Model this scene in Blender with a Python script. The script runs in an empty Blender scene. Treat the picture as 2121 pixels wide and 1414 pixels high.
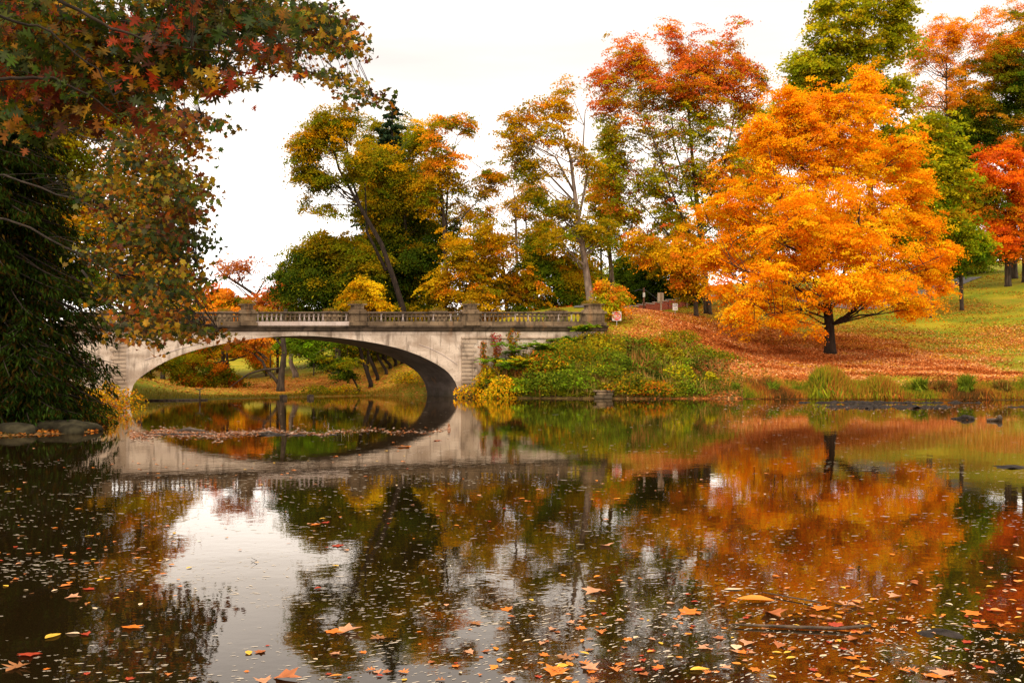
import bpy, math, random
import numpy as np
from mathutils import Vector
C = bpy.context.scene
COL = C.collection
R = math.radians
PI = math.pi
# ------------------------------------------------------------------ camera, sky, sun
F, HOR, CX, CH = 2000.0, 765.0, 1060.5, 2.1      # focal length and horizon in photo pixels, eye height in metres
cam = bpy.data.cameras.new('camera'); camo = bpy.data.objects.new('camera', cam); COL.objects.link(camo)
camo.location = (0, 0, CH); camo.rotation_euler = (R(90), 0, 0)
cam.sensor_width = 36; cam.lens = 36*F/2121; cam.shift_y = (HOR-707)/2121; cam.shift_x = 0
cam.clip_start = 0.1; cam.clip_end = 3000
C.camera = camo
w = bpy.data.worlds.new('World'); C.world = w; w.use_nodes = True
nt = w.node_tree; nt.nodes.clear()
out = nt.nodes.new('ShaderNodeOutputWorld'); bg = nt.nodes.new('ShaderNodeBackground')
sky = nt.nodes.new('ShaderNodeTexSky'); sky.sky_type = 'NISHITA'; sky.sun_disc = False
sky.sun_elevation = R(42); sky.sun_rotation = R(200)
sm = nt.nodes.new('ShaderNodeVectorMath'); sm.operation = 'SCALE'; sm.inputs['Scale'].default_value = 0.08
nt.links.new(sky.outputs[0], sm.inputs[0])
tc = nt.nodes.new('ShaderNodeTexCoord'); sep = nt.nodes.new('ShaderNodeSeparateXYZ')
nt.links.new(tc.outputs['Generated'], sep.inputs[0])
cr = nt.nodes.new('ShaderNodeValToRGB')          # overcast cloud deck, by elevation
e = cr.color_ramp.elements
e[0].position = 0.0; e[0].color = (2.1, 1.9, 1.72, 1)
e[1].position = 1.0; e[1].color = (2.3, 2.02, 1.7, 1)
for p, c in ((0.12, (2.2, 2.08, 2.0, 1)), (0.2, (1.6, 1.43, 1.29, 1)), (0.3, (1.0, 0.9, 0.83, 1)), (0.36, (1.1, 1.0, .9, 1)), (0.5, (1.9, 1.66, 1.4, 1))):
    k = e.new(p); k.color = c
nt.links.new(sep.outputs['Z'], cr.inputs[0])
mp = nt.nodes.new('ShaderNodeMapping'); mp.inputs['Scale'].default_value = (1.2, 1.2, 7)
nz = nt.nodes.new('ShaderNodeTexNoise'); nz.inputs['Scale'].default_value = 2.2; nz.inputs['Detail'].default_value = 5
nt.links.new(tc.outputs['Generated'], mp.inputs[0]); nt.links.new(mp.outputs[0], nz.inputs[0])
mr = nt.nodes.new('ShaderNodeMapRange'); mr.inputs[1].default_value = 0.3; mr.inputs[2].default_value = 0.7
mr.inputs[3].default_value = 0.86; mr.inputs[4].default_value = 1.1
nt.links.new(nz.outputs['Fac'], mr.inputs[0])
vm = nt.nodes.new('ShaderNodeVectorMath'); vm.operation = 'SCALE'
nt.links.new(cr.outputs[0], vm.inputs[0]); nt.links.new(mr.outputs[0], vm.inputs['Scale'])
mx = nt.nodes.new('ShaderNodeMix'); mx.data_type = 'RGBA'; mx.inputs[0].default_value = 0.93
nt.links.new(sm.outputs[0], mx.inputs[6]); nt.links.new(vm.outputs[0], mx.inputs[7])
nt.links.new(mx.outputs[2], bg.inputs[0]); bg.inputs[1].default_value = 1.0
nt.links.new(bg.outputs[0], out.inputs[0])
sl = bpy.data.lights.new('sun', 'SUN'); so = bpy.data.objects.new('sun', sl); COL.objects.link(so)
sl.energy = 1.5; sl.angle = R(14); sl.color = (1, 0.87, 0.68)
so.rotation_euler = (R(48), 0, R(-20))       # soft light from behind and above the camera
C.view_settings.view_transform = 'Standard'; C.view_settings.look = 'None'; C.view_settings.exposure = 0.38; C.view_settings.gamma = 1
C.cycles.max_bounces = 7; C.cycles.diffuse_bounces = 3; C.cycles.glossy_bounces = 3; C.cycles.transmission_bounces = 4
C.cycles.transparent_max_bounces = 4

# ------------------------------------------------------------------ helpers
def W(px, py, Y): return np.array([(px-CX)*Y/F, Y, CH-(py-HOR)*Y/F])
def link(o, parent=None):
    COL.objects.link(o)
    if parent is not None: o.parent = parent
    return o
def tag(o, label=None, cat=None, group=None, kind=None):
    if label: o['label'] = label
    if cat: o['category'] = cat
    if group: o['group'] = group
    if kind: o['kind'] = kind
    return o
def empty(name, loc, label=None, cat=None, group=None, rz=0):
    o = bpy.data.objects.new(name, None); o.location = tuple(float(v) for v in loc); o.rotation_euler = (0, 0, rz)
    o.empty_display_size = 0.3
    link(o); return tag(o, label, cat, group)
def mesh_arr(name, V, Fc, mat, parent=None, col=None, smooth=False, origin=None):
    """V (n,3), Fc (m,k) index array; col (n,3) linear colours on the points"""
    V = np.asarray(V, dtype=np.float32)
    if parent is not None and origin is None: origin = np.array(parent_world(parent))
    if origin is not None: V = V-np.asarray(origin, dtype=np.float32)
    Fc = np.asarray(Fc, dtype=np.int32); m, k = Fc.shape
    me = bpy.data.meshes.new(name)
    me.vertices.add(len(V)); me.vertices.foreach_set('co', V.ravel())
    me.loops.add(m*k); me.loops.foreach_set('vertex_index', Fc.ravel())
    me.polygons.add(m); me.polygons.foreach_set('loop_start', np.arange(m, dtype=np.int32)*k)
    me.polygons.foreach_set('loop_total', np.full(m, k, dtype=np.int32))
    if smooth: me.polygons.foreach_set('use_smooth', np.ones(m, dtype=bool))
    me.update(calc_edges=True)
    if col is not None:
        ca = me.color_attributes.new('Col', 'FLOAT_COLOR', 'POINT')
        c4 = np.ones((len(V), 4), dtype=np.float32); c4[:, :3] = col
        ca.data.foreach_set('color', c4.ravel())
    me.materials.append(mat)
    o = bpy.data.objects.new(name, me)
    link(o, parent)
    if parent is None and origin is not None: o.location = tuple(float(v) for v in origin)
    return o
def parent_world(p):
    loc = Vector(p.location)
    while p.parent is not None:
        p = p.parent; loc += Vector(p.location)
    return tuple(loc)
class MB:
    def __init__(s): s.v = []; s.f = []
    def add(s, vs, fs):
        b = len(s.v); s.v += [tuple(float(a) for a in q) for q in vs]; s.f += [tuple(b+i for i in f) for f in fs]
    def box(s, c, d, rz=0, top=1.0):
        x, y, z = d[0]/2, d[1]/2, d[2]/2; ca, sa = math.cos(rz), math.sin(rz); vs = []
        for zz, k in ((-z, 1), (z, top)):
            for a, b in ((-x, -y), (x, -y), (x, y), (-x, y)):
                a, b2 = a*k, b*k; vs.append((c[0]+a*ca-b2*sa, c[1]+a*sa+b2*ca, c[2]+zz))
        s.add(vs, [(3, 2, 1, 0), (4, 5, 6, 7), (0, 1, 5, 4), (1, 2, 6, 5), (2, 3, 7, 6), (3, 0, 4, 7)])
    def tube(s, pts, rad, n=8, cap=True):
        pts = [Vector([float(a) for a in p]) for p in pts]; vs = []; L = len(pts)
        for i, p in enumerate(pts):
            d = (pts[min(i+1, L-1)]-pts[max(i-1, 0)])
            d = d.normalized() if d.length > 1e-9 else Vector((0, 0, 1))
            u = d.cross(Vector((0, 1, 0.01)));
            if u.length < 1e-3: u = d.cross(Vector((1, 0, 0)))
            u.normalize(); v = d.cross(u)
            for k in range(n):
                a = 2*PI*k/n; vs.append(p+(u*math.cos(a)+v*math.sin(a))*float(rad[i]))
        fs = [(i*n+k, i*n+(k+1) % n, (i+1)*n+(k+1) % n, (i+1)*n+k) for i in range(L-1) for k in range(n)]
        if cap: fs += [tuple(range(n-1, -1, -1)), tuple((L-1)*n+k for k in range(n))]
        s.add(vs, fs)
    def lathe(s, c, prof, n=12):
        s.tube([(c[0], c[1]+0.00001*i, c[2]+z) for i, (r, z) in enumerate(prof)], [r for r, z in prof], n)
    def build(s, name, mat, parent=None, smooth=False, bevel=0, origin=None):
        if parent is not None and origin is None: origin = parent_world(parent)
        ox = origin or (0, 0, 0)
        me = bpy.data.meshes.new(name); me.from_pydata([(a-ox[0], b-ox[1], c-ox[2]) for a, b, c in s.v], [], s.f)
        if smooth:
            for p in me.polygons: p.use_smooth = True
        me.materials.append(mat); me.update()
        o = bpy.data.objects.new(name, me); link(o, parent)
        if parent is None: o.location = ox
        if bevel:
            b = o.modifiers.new('bevel', 'BEVEL'); b.width = bevel; b.segments = 2; b.limit_method = 'ANGLE'
        return o
def waves(P, sc, seed):
    """smooth pseudo-noise about -1..1 for points (n,3)"""
    r = np.random.RandomState(seed); P = np.asarray(P); o = np.zeros(len(P))
    for k in range(6):
        d = r.normal(size=3); d /= np.linalg.norm(d); o += np.sin(P@d*sc*(0.7+0.28*k)+r.uniform(0, 6.28))
    return o/3.0

# ------------------------------------------------------------------ materials
def newmat(name):
    m = bpy.data.materials.new(name); m.use_nodes = True; t = m.node_tree; t.nodes.clear()
    o = t.nodes.new('ShaderNodeOutputMaterial'); return m, t, o
def N(t, kind, **kw):
    n = t.nodes.new('ShaderNode'+kind)
    for k, v in kw.items(): setattr(n, k, v)
    return n
def noise_mat(name, cols, scale=3, rough=0.85, bump=0.3, bscale=None, detail=6, stretch=(1, 1, 1), coord='Object', spec=0.3, metallic=0, pos=None):
    m, t, o = newmat(name); L = t.links.new
    tcn = N(t, 'TexCoord'); mpn = N(t, 'Mapping'); mpn.inputs['Scale'].default_value = stretch; L(tcn.outputs[coord], mpn.inputs[0])
    nn = N(t, 'TexNoise'); nn.inputs['Scale'].default_value = scale; nn.inputs['Detail'].default_value = detail; L(mpn.outputs[0], nn.inputs[0])
    rp = N(t, 'ValToRGB'); el = rp.color_ramp.elements
    n = len(cols)
    ps = pos or [0.3+0.4*i/max(1, n-1) for i in range(n)]
    el[0].position = ps[0]; el[0].color = (*cols[0], 1); el[1].position = ps[-1]; el[1].color = (*cols[-1], 1)
    for i in range(1, n-1): q = el.new(ps[i]); q.color = (*cols[i], 1)
    L(nn.outputs['Fac'], rp.inputs[0])
    p = N(t, 'BsdfPrincipled'); p.inputs['Roughness'].default_value = rough; p.inputs['Metallic'].default_value = metallic
    p.inputs['Specular IOR Level'].default_value = spec
    L(rp.outputs[0], p.inputs['Base Color'])
    if bump:
        n2 = N(t, 'TexNoise'); n2.inputs['Scale'].default_value = bscale or scale*4; n2.inputs['Detail'].default_value = 5; L(mpn.outputs[0], n2.inputs[0])
        b = N(t, 'Bump'); b.inputs['Strength'].default_value = bump; b.inputs['Distance'].default_value = 0.05
        L(n2.outputs['Fac'], b.inputs['Height']); L(b.outputs[0], p.inputs['Normal'])
    L(p.outputs[0], o.inputs[0]); return m
def leaf_mat(name, trans=0.35, gloss=0.06, rough=0.5):
    m, t, o = newmat(name); L = t.links.new
    a = N(t, 'Attribute', attribute_name='Col'); d = N(t, 'BsdfDiffuse'); tr = N(t, 'BsdfTranslucent'); g = N(t, 'BsdfGlossy')
    g.inputs['Roughness'].default_value = rough
    L(a.outputs['Color'], d.inputs[0]); L(a.outputs['Color'], tr.inputs[0])
    m1 = N(t, 'MixShader'); m1.inputs[0].default_value = trans; L(d.outputs[0], m1.inputs[1]); L(tr.outputs[0], m1.inputs[2])
    m2 = N(t, 'MixShader'); m2.inputs[0].default_value = gloss; L(m1.outputs[0], m2.inputs[1]); L(g.outputs[0], m2.inputs[2])
    L(m2.outputs[0], o.inputs[0]); return m
LEAF = leaf_mat('autumn_leaf', 0.42, 0.0)
LEAFNEAR = leaf_mat('near_leaf', 0.45, 0.012)
NEEDLE = leaf_mat('needle', 0.12, 0.0)
FLOAT = leaf_mat('floating_leaf', 0.1, 0.03, 0.35)
LITTER = leaf_mat('leaf_litter', 0.1, 0.0)
BARK = noise_mat('bark', [(0.018, 0.012, 0.008), (0.05, 0.034, 0.022), (0.09, 0.065, 0.045)], 5, 0.95, 0.6, 22, stretch=(1, 1, 0.25))
BARKPALE = noise_mat('pale_bark', [(0.08, 0.055, 0.04), (0.17, 0.12, 0.09), (0.27, 0.2, 0.15)], 4, 0.95, 0.6, 18, stretch=(1, 1, 0.3))
BARKDARK = noise_mat('dark_bark', [(0.008, 0.005, 0.003), (0.022, 0.013, 0.008), (0.04, 0.025, 0.016)], 5, 0.95, 0.6, 22, stretch=(1, 1, 0.25))
def plaster(name, light, mid, dark, streak=0.5, patch=0.5):
    m, t, o = newmat(name); L = t.links.new
    tcn = N(t, 'TexCoord')
    def ns(sc, stretch, det=6, dist=0):
        mpn = N(t, 'Mapping'); mpn.inputs['Scale'].default_value = stretch; L(tcn.outputs['Object'], mpn.inputs[0])
        q = N(t, 'TexNoise'); q.inputs['Scale'].default_value = sc; q.inputs['Detail'].default_value = det; q.inputs['Distortion'].default_value = dist
        L(mpn.outputs[0], q.inputs[0]); return q.outputs['Fac']
    def rng(sock, a, b, c=0, d=1):
        q = N(t, 'MapRange'); q.inputs[1].default_value = a; q.inputs[2].default_value = b; q.inputs[3].default_value = c; q.inputs[4].default_value = d
        L(sock, q.inputs[0]); return q.outputs[0]
    def mix(fac, a, b):
        q = N(t, 'Mix', data_type='RGBA'); L(fac, q.inputs[0])
        for s, v in ((6, a), (7, b)):
            if isinstance(v, tuple): q.inputs[s].default_value = (*v, 1)
            else: L(v, q.inputs[s])
        return q.outputs[2]
    c = mix(rng(ns(0.5, (1, 1, 2.2), 8, 0.6), 0.38, 0.62), light, mid)
    c = mix(rng(ns(1.6, (1, 1, 0.35), 8, 0.4), 0.54, 0.72, 0, streak), c, dark)
    c = mix(rng(ns(5, (1, 1, 1.4), 4, 1.5), 0.6, 0.66, 0, patch), c, mid)
    c = mix(rng(ns(1.1, (1, 1, 0.2), 5), 0.6, 0.75, 0, 0.5), c, (0.34, 0.16, 0.06))
    c = mix(rng(ns(4.2, (1, 1, 0.12), 4), 0.55, 0.7, 0, streak*.8), c, dark)
    c = mix(rng(ns(14, (1, 1, 2.2), 3, 1.0), 0.63, 0.67, 0, patch*.8), c, dark)
    sz = N(t, 'SeparateXYZ'); L(tcn.outputs['Object'], sz.inputs[0])
    wl = N(t, 'Math', operation='MULTIPLY_ADD'); L(ns(1.4, (1, 1, 1), 4), wl.inputs[0]); wl.inputs[1].default_value = -1.1; L(sz.outputs['Z'], wl.inputs[2])
    c = mix(rng(wl.outputs[0], -0.45, 0.1, 0.75, 0), c, (0.05, 0.04, 0.025))
    p = N(t, 'BsdfPrincipled'); p.inputs['Roughness'].default_value = 0.9; p.inputs['Specular IOR Level'].default_value = 0.2
    L(c, p.inputs['Base Color'])
    b = N(t, 'Bump'); b.inputs['Strength'].default_value = 0.4; b.inputs['Distance'].default_value = 0.03
    L(ns(9, (1, 1, 1)), b.inputs['Height']); L(b.outputs[0], p.inputs['Normal']); L(p.outputs[0], o.inputs[0]); return m
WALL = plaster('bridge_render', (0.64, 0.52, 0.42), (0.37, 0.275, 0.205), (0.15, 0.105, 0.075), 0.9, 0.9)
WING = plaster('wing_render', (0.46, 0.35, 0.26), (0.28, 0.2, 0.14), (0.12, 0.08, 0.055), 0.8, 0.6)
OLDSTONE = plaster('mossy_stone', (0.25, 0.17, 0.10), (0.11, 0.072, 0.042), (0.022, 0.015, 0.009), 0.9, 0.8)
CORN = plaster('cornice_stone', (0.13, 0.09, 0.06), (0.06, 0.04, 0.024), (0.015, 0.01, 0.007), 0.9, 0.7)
PALESTONE = plaster('new_stone', (0.55, 0.45, 0.40), (0.45, 0.35, 0.30), (0.25, 0.19, 0.15), 0.5, 0.3)
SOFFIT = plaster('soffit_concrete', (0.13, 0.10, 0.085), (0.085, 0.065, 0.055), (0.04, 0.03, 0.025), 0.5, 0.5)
ROCK = noise_mat('lichen_rock', [(0.008, 0.006, 0.003), (0.02, 0.017, 0.009), (0.045, 0.038, 0.02)], 2.5, 0.95, 0.6, 9, spec=0.1)  # colour lowered to stand in for the shade along the left shore
MUD = noise_mat('wet_mud', [(0.006, 0.004, 0.003), (0.018, 0.013, 0.01), (0.04, 0.03, 0.026)], 6, 0.8, 0.9, 14, spec=0.1)
WETWOOD = noise_mat('wet_wood', [(0.015, 0.009, 0.005), (0.05, 0.03, 0.016), (0.10, 0.06, 0.03)], 6, 0.5, 0.5, 25)
ASPH = noise_mat('asphalt', [(0.10, 0.095, 0.095), (0.16, 0.15, 0.15)], 3, 0.9, 0.2, 60)
BRICK = noise_mat('brick', [(0.32, 0.07, 0.035), (0.44, 0.11, 0.06)], 6, 0.9, 0.2, 40)
POST = noise_mat('weathered_post', [(0.22, 0.15, 0.09), (0.32, 0.23, 0.15)], 5, 0.9, 0.3, 30, stretch=(1, 1, 0.2))
POLE = noise_mat('brown_pole', [(0.10, 0.04, 0.02), (0.17, 0.07, 0.04)], 5, 0.9, 0.3, 30, stretch=(1, 1, 0.2))
def flat(name, c, rough=0.5, metallic=0):
    return noise_mat(name, [tuple(v*0.88 for v in c), c], 7, rough, 0.05, 60, metallic=metallic)
SIGNW = flat('sign_white', (0.72, 0.68, 0.64)); SIGNR = flat('sign_red', (0.58, 0.012, 0.015)); SIGNK = flat('sign_black', (0.03, 0.03, 0.03))
SIGNBACK = flat('sign_back', (0.38, 0.30, 0.21), 0.7); STEEL = flat('galvanised_steel', (0.35, 0.33, 0.3), 0.5, 0.4)
CARW = flat('white_car_paint', (0.7, 0.68, 0.66), 0.25); GLASS = flat('dark_glass', (0.02, 0.025, 0.03), 0.08); RUBBER = flat('tyre_rubber', (0.02, 0.02, 0.02), 0.8)
LAMP = flat('red_lamp', (0.5, 0.02, 0.02), 0.3)

# ------------------------------------------------------------------ terrain
POND = np.array([W(2700, 0, 58)[:2], W(2121, 0, 66.5)[:2], W(1900, 0, 67.2)[:2], W(1750, 0, 67.8)[:2], W(1600, 0, 68.3)[:2], W(1480, 0, 69.8)[:2],
    W(1350, 0, 69.2)[:2], W(1200, 0, 69.6)[:2], W(1080, 0, 70.5)[:2], W(985, 0, 72.6)[:2], W(952, 0, 75)[:2],
    W(893, 0, 79.5)[:2], W(850, 0, 79.8)[:2], W(750, 0, 76.5)[:2], W(640, 0, 73)[:2], W(560, 0, 70.5)[:2], W(450, 0, 67.5)[:2], W(350, 0, 66)[:2], W(250, 0, 66.3)[:2],
    W(268, 0, 62)[:2], W(255, 0, 58)[:2], W(235, 0, 50)[:2], W(205, 0, 42)[:2], W(225, 0, 36)[:2], W(205, 0, 32.5)[:2], W(100, 0, 31)[:2], W(-20, 0, 30)[:2],
    (-19, 22), (-17, 10), (-10, 2.5), (0, 1.8), (12, 2.0), (40, 8), (55, 25)])
def sdf(P):
    """distance to the pond outline, negative in the water"""
    P = np.asarray(P, dtype=float); d = np.full(len(P), 1e9); ins = np.zeros(len(P), bool); n = len(POND)
    for i in range(n):
        a, b = POND[i], POND[(i+1) % n]; ab = b-a
        t_ = np.clip(((P-a)@ab)/(ab@ab), 0, 1); q = a+t_[:, None]*ab
        d = np.minimum(d, np.hypot(*(P-q).T))
        c = ((a[1] > P[:, 1]) != (b[1] > P[:, 1])) & (P[:, 0] < (b[0]-a[0])*(P[:, 1]-a[1])/(b[1]-a[1]+1e-12)+a[0]); ins ^= c
    return np.where(ins, -d, d)
CP = [W(*q) for q in [(1250, 690, 81), (1300, 676, 83), (1400, 664, 88), (1130, 745, 76), (1150, 765, 73.5), (1250, 750, 74.5), (1350, 748, 75), (1450, 705, 84), (1465, 653, 100),
    (1350, 652, 112), (1440, 628, 122), (1300, 655, 110), (1720, 730, 88), (1600, 772, 74), (1500, 770, 74), (1720, 778, 75), (1900, 772, 75), (2121, 774, 77), (2121, 722, 92), (2121, 640, 115),
    (2121, 562, 150), (1980, 578, 150), (1980, 655, 112), (1850, 650, 118), (1850, 588, 150), (1600, 655, 108), (1700, 622, 125), (1560, 720, 88), (1900, 722, 92), (2400, 540, 150), (2400, 760, 75),
    (1000, 675, 88), (1060, 665, 100), (880, 735, 93), (850, 765, 87), (830, 795, 82), (640, 748, 130), (560, 786, 95), (700, 788, 88), (480, 803, 80), (300, 806, 80), (300, 785, 105), (640, 722, 170), (560, 808, 80), (380, 812, 74), (700, 808, 82),
    (450, 765, 120), (780, 735, 110), (900, 660, 130), (1200, 640, 150), (1500, 590, 160), (600, 817, 77), (740, 814, 80)]]
CP += [np.array(q, float) for q in [(-22, 34, 0.5), (-28, 45, 1.5), (-32, 30, 1.2), (-36, 58, 3.4), (-33, 66, 2.4), (-30, 75, 2), (-40, 90, 2), (-60, 60, 5), (-26, 20, 0.8), (-30, 5, 1), (0, -5, 0.9), (20, -6, 1),
    (60, 30, 4), (80, 60, 5), (90, 100, 14), (0, 220, 14), (-80, 200, 6), (80, 220, 24), (-60, 130, 4), (120, 200, 26), (-150, 50, 5), (-100, -60, 3), (100, -60, 4), (0, -80, 3), (160, 60, 16)]]
CP = np.array(CP)
def tps_k(r): return r*r*np.log(r+1e-6)
def tps_fit():
    X = CP[:, :2]/50.0; n = len(X); K = tps_k(np.hypot(*(X[:, None]-X[None]).transpose(2, 0, 1)))+np.eye(n)*0.0015
    Pm = np.hstack([np.ones((n, 1)), X]); A = np.zeros((n+3, n+3)); A[:n, :n] = K; A[:n, n:] = Pm; A[n:, :n] = Pm.T
    b = np.zeros(n+3); b[:n] = CP[:, 2]; return np.linalg.solve(A, b)
TP = tps_fit()
def hz(P):
    P = np.atleast_2d(np.asarray(P, dtype=float))[:, :2]
    Q = np.clip(P, [-150, -80], [160, 220]); X = CP[:, :2]/50.0; o = np.zeros(len(P))
    for i in range(0, len(P), 20000):
        q = Q[i:i+20000]/50.0
        o[i:i+20000] = tps_k(np.hypot(*(q[:, None]-X[None]).transpose(2, 0, 1)))@TP[:len(X)]+TP[len(X)]+q@TP[len(X)+1:]
    o = np.maximum(o, 0.12); d = sdf(P)
    s = np.clip(d/np.where(P[:, 0] > 8, 5.5, np.where(P[:, 0] < -9, 3.5, 2.6)), 0, 1); s = s*(1.6-0.6*s)
    P3 = np.column_stack([P, np.zeros(len(P))])
    land = s*o+0.05*waves(P3, 0.9, 3)*s
    return np.where(d > 0, land, -np.minimum(1.4, -0.45*d))
def h1(x, y): return float(hz([[x, y]])[0])
def ground_at(px, Y): x = (px-CX)*Y/F; return np.array([x, Y, h1(x, Y)])
TREEC = W(1720, 730, 88)[:2]
def litter_amount(P):
    """how thickly fallen leaves lie, 0..1"""
    d = np.hypot((P[:, 0]-TREEC[0])/16.0, (P[:, 1]-TREEC[1]+2)/15.0)
    P3 = np.column_stack([P[:, :2], np.zeros(len(P))])
    d = d+np.clip(P[:, 1]-95, 0, 40)*0.12+np.clip(P[:, 0]-TREEC[0]-6, 0, 30)*0.045
    a = np.clip(1.62-d+0.22*waves(P3, 0.35, 9)+0.3*waves(P3, 0.9, 12), 0, 1)
    b = np.clip(1.2-np.hypot((P[:, 0]-14)/11.0, (P[:, 1]-76)/9.0), 0, 1)
    c = 0.2+0.16*waves(P3, 0.25, 4)+0.12*waves(P3, 1.1, 14)
    far = np.clip(1.3-np.hypot((P[:, 0]+22)/22.0, (P[:, 1]-86)/16.0), 0, 1)*0.62
    return np.clip(np.maximum(np.maximum(a, b), np.maximum(c, far)), 0, 1)
def axis(segs):
    o = []
    for a, b, st in segs: o += list(np.arange(a, b, st))
    return np.array(o+[segs[-1][1]])
gx = axis([(-900, -150, 60), (-150, -60, 8), (-60, 60, 0.75), (60, 150, 6), (150, 900, 60)])
gy = axis([(-500, -20, 30), (-20, 26, 2), (26, 102, 0.75), (102, 180, 2.2), (180, 1500, 40)])
GX, GY = np.meshgrid(gx, gy); P2 = np.column_stack([GX.ravel(), GY.ravel()])
GZ = hz(P2); nx, ny = len(gx), len(gy)
i, j = np.meshgrid(np.arange(nx-1), np.arange(ny-1)); b0 = (j*nx+i).ravel()
la = litter_amount(P2); P3 = np.column_stack([P2, np.zeros(len(P2))])
bare = np.clip(1.3-np.abs(sdf(P2))/4.0, 0, 1)*(P2[:, 1] > 15)*np.where((P2[:, 0] < -7) & (P2[:, 1] > 62), .35, 1)
bare = np.where((P2[:, 0] < -9) & (P2[:, 1] < 56) & (P2[:, 1] > 12), 1.0, bare)
gcol = np.column_stack([la, 0.5+0.5*waves(P3, 0.12, 6), bare])
def ground_mat():
    m, t, o = newmat('lawn_and_litter'); L = t.links.new
    a = N(t, 'Attribute', attribute_name='Col'); sp = N(t, 'SeparateColor'); L(a.outputs['Color'], sp.inputs[0])
    tcn = N(t, 'TexCoord')
    def ns(sc, det=5): q = N(t, 'TexNoise'); q.inputs['Scale'].default_value = sc; q.inputs['Detail'].default_value = det; L(tcn.outputs['Object'], q.inputs[0]); return q.outputs['Fac']
    def ramp(s, ps):
        r = N(t, 'ValToRGB'); el = r.color_ramp.elements; el[0].position = ps[0][0]; el[0].color = (*ps[0][1], 1); el[1].position = ps[-1][0]; el[1].color = (*ps[-1][1], 1)
        for p_, c_ in ps[1:-1]: q = el.new(p_); q.color = (*c_, 1)
        L(s, r.inputs[0]); return r.outputs[0]
    g = ramp(ns(0.22), [(0.3, (0.10, 0.14, 0.004)), (0.5, (0.19, 0.19, 0.005)), (0.7, (0.30, 0.23, 0.008))])
    lf = ramp(ns(5, 8), [(0.3, (0.10, 0.025, 0.004)), (0.45, (0.30, 0.075, 0.01)), (0.58, (0.50, 0.16, 0.035)), (0.72, (0.66, 0.32, 0.10))])
    md = ramp(ns(2), [(0.35, (0.05, 0.03, 0.012)), (0.65, (0.15, 0.10, 0.03))])
    ad = N(t, 'Math', operation='ADD'); L(sp.outputs[0], ad.inputs[0]); mm = N(t, 'Math', operation='MULTIPLY_ADD'); L(ns(3.5, 8), mm.inputs[0]); mm.inputs[1].default_value = 1.6; mm.inputs[2].default_value = -0.8; L(mm.outputs[0], ad.inputs[1])
    rr = N(t, 'MapRange'); rr.inputs[1].default_value = 0.3; rr.inputs[2].default_value = 0.7; L(ad.outputs[0], rr.inputs[0])
    m0 = N(t, 'Mix', data_type='RGBA'); L(sp.outputs[2], m0.inputs[0]); L(g, m0.inputs[6]); L(md, m0.inputs[7])
    m1 = N(t, 'Mix', data_type='RGBA'); L(rr.outputs[0], m1.inputs[0]); L(m0.outputs[2], m1.inputs[6]); L(lf, m1.inputs[7])
    p = N(t, 'BsdfPrincipled'); p.inputs['Roughness'].default_value = 0.95; p.inputs['Specular IOR Level'].default_value = 0.1; L(m1.outputs[2], p.inputs['Base Color'])
    b = N(t, 'Bump'); b.inputs['Strength'].default_value = 0.8; b.inputs['Distance'].default_value = 0.15; L(ns(6, 8), b.inputs['Height']); L(b.outputs[0], p.inputs['Normal'])
    L(p.outputs[0], o.inputs[0]); return m
g = mesh_arr('ground', np.column_stack([P2, GZ]), np.column_stack([b0, b0+1, b0+nx+1, b0+nx]), ground_mat(), col=gcol, smooth=True); tag(g, kind='structure')
# water
def water_mat():
    m, t, o = newmat('pond_water'); L = t.links.new; tcn = N(t, 'TexCoord')
    def ns(sc, st, det): mpn = N(t, 'Mapping'); mpn.inputs['Scale'].default_value = st; L(tcn.outputs['Object'], mpn.inputs[0]); q = N(t, 'TexNoise'); q.inputs['Scale'].default_value = sc; q.inputs['Detail'].default_value = det; L(mpn.outputs[0], q.inputs[0]); return q.outputs['Fac']
    b = N(t, 'Bump'); b.inputs['Strength'].default_value = 1; b.inputs['Distance'].default_value = 0.0009; L(ns(5, (1, 1, 1), 3), b.inputs['Height'])
    b2 = N(t, 'Bump'); b2.inputs['Strength'].default_value = 1; b2.inputs['Distance'].default_value = 0.0022; L(ns(0.8, (1, 1.0, 1), 2), b2.inputs['Height']); L(b.outputs[0], b2.inputs['Normal'])
    fr = N(t, 'Fresnel'); fr.inputs['IOR'].default_value = 1.78; L(b2.outputs[0], fr.inputs['Normal'])
    g = N(t, 'BsdfGlossy'); g.inputs['Roughness'].default_value = 0.015; g.inputs['Color'].default_value = (1, 0.95, 0.88, 1); L(b2.outputs[0], g.inputs['Normal'])
    d = N(t, 'BsdfDiffuse'); d.inputs[0].default_value = (0.010, 0.006, 0.002, 1)
    ms = N(t, 'MixShader'); L(fr.outputs[0], ms.inputs[0]); L(d.outputs[0], ms.inputs[1]); L(g.outputs[0], ms.inputs[2]); L(ms.outputs[0], o.inputs[0]); return m
o = mesh_arr('water', [(-130, -4, 0), (130, -4, 0), (130, 100, 0), (-130, 100, 0)], [(0, 1, 2, 3)], water_mat()); tag(o, kind='structure')

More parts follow.
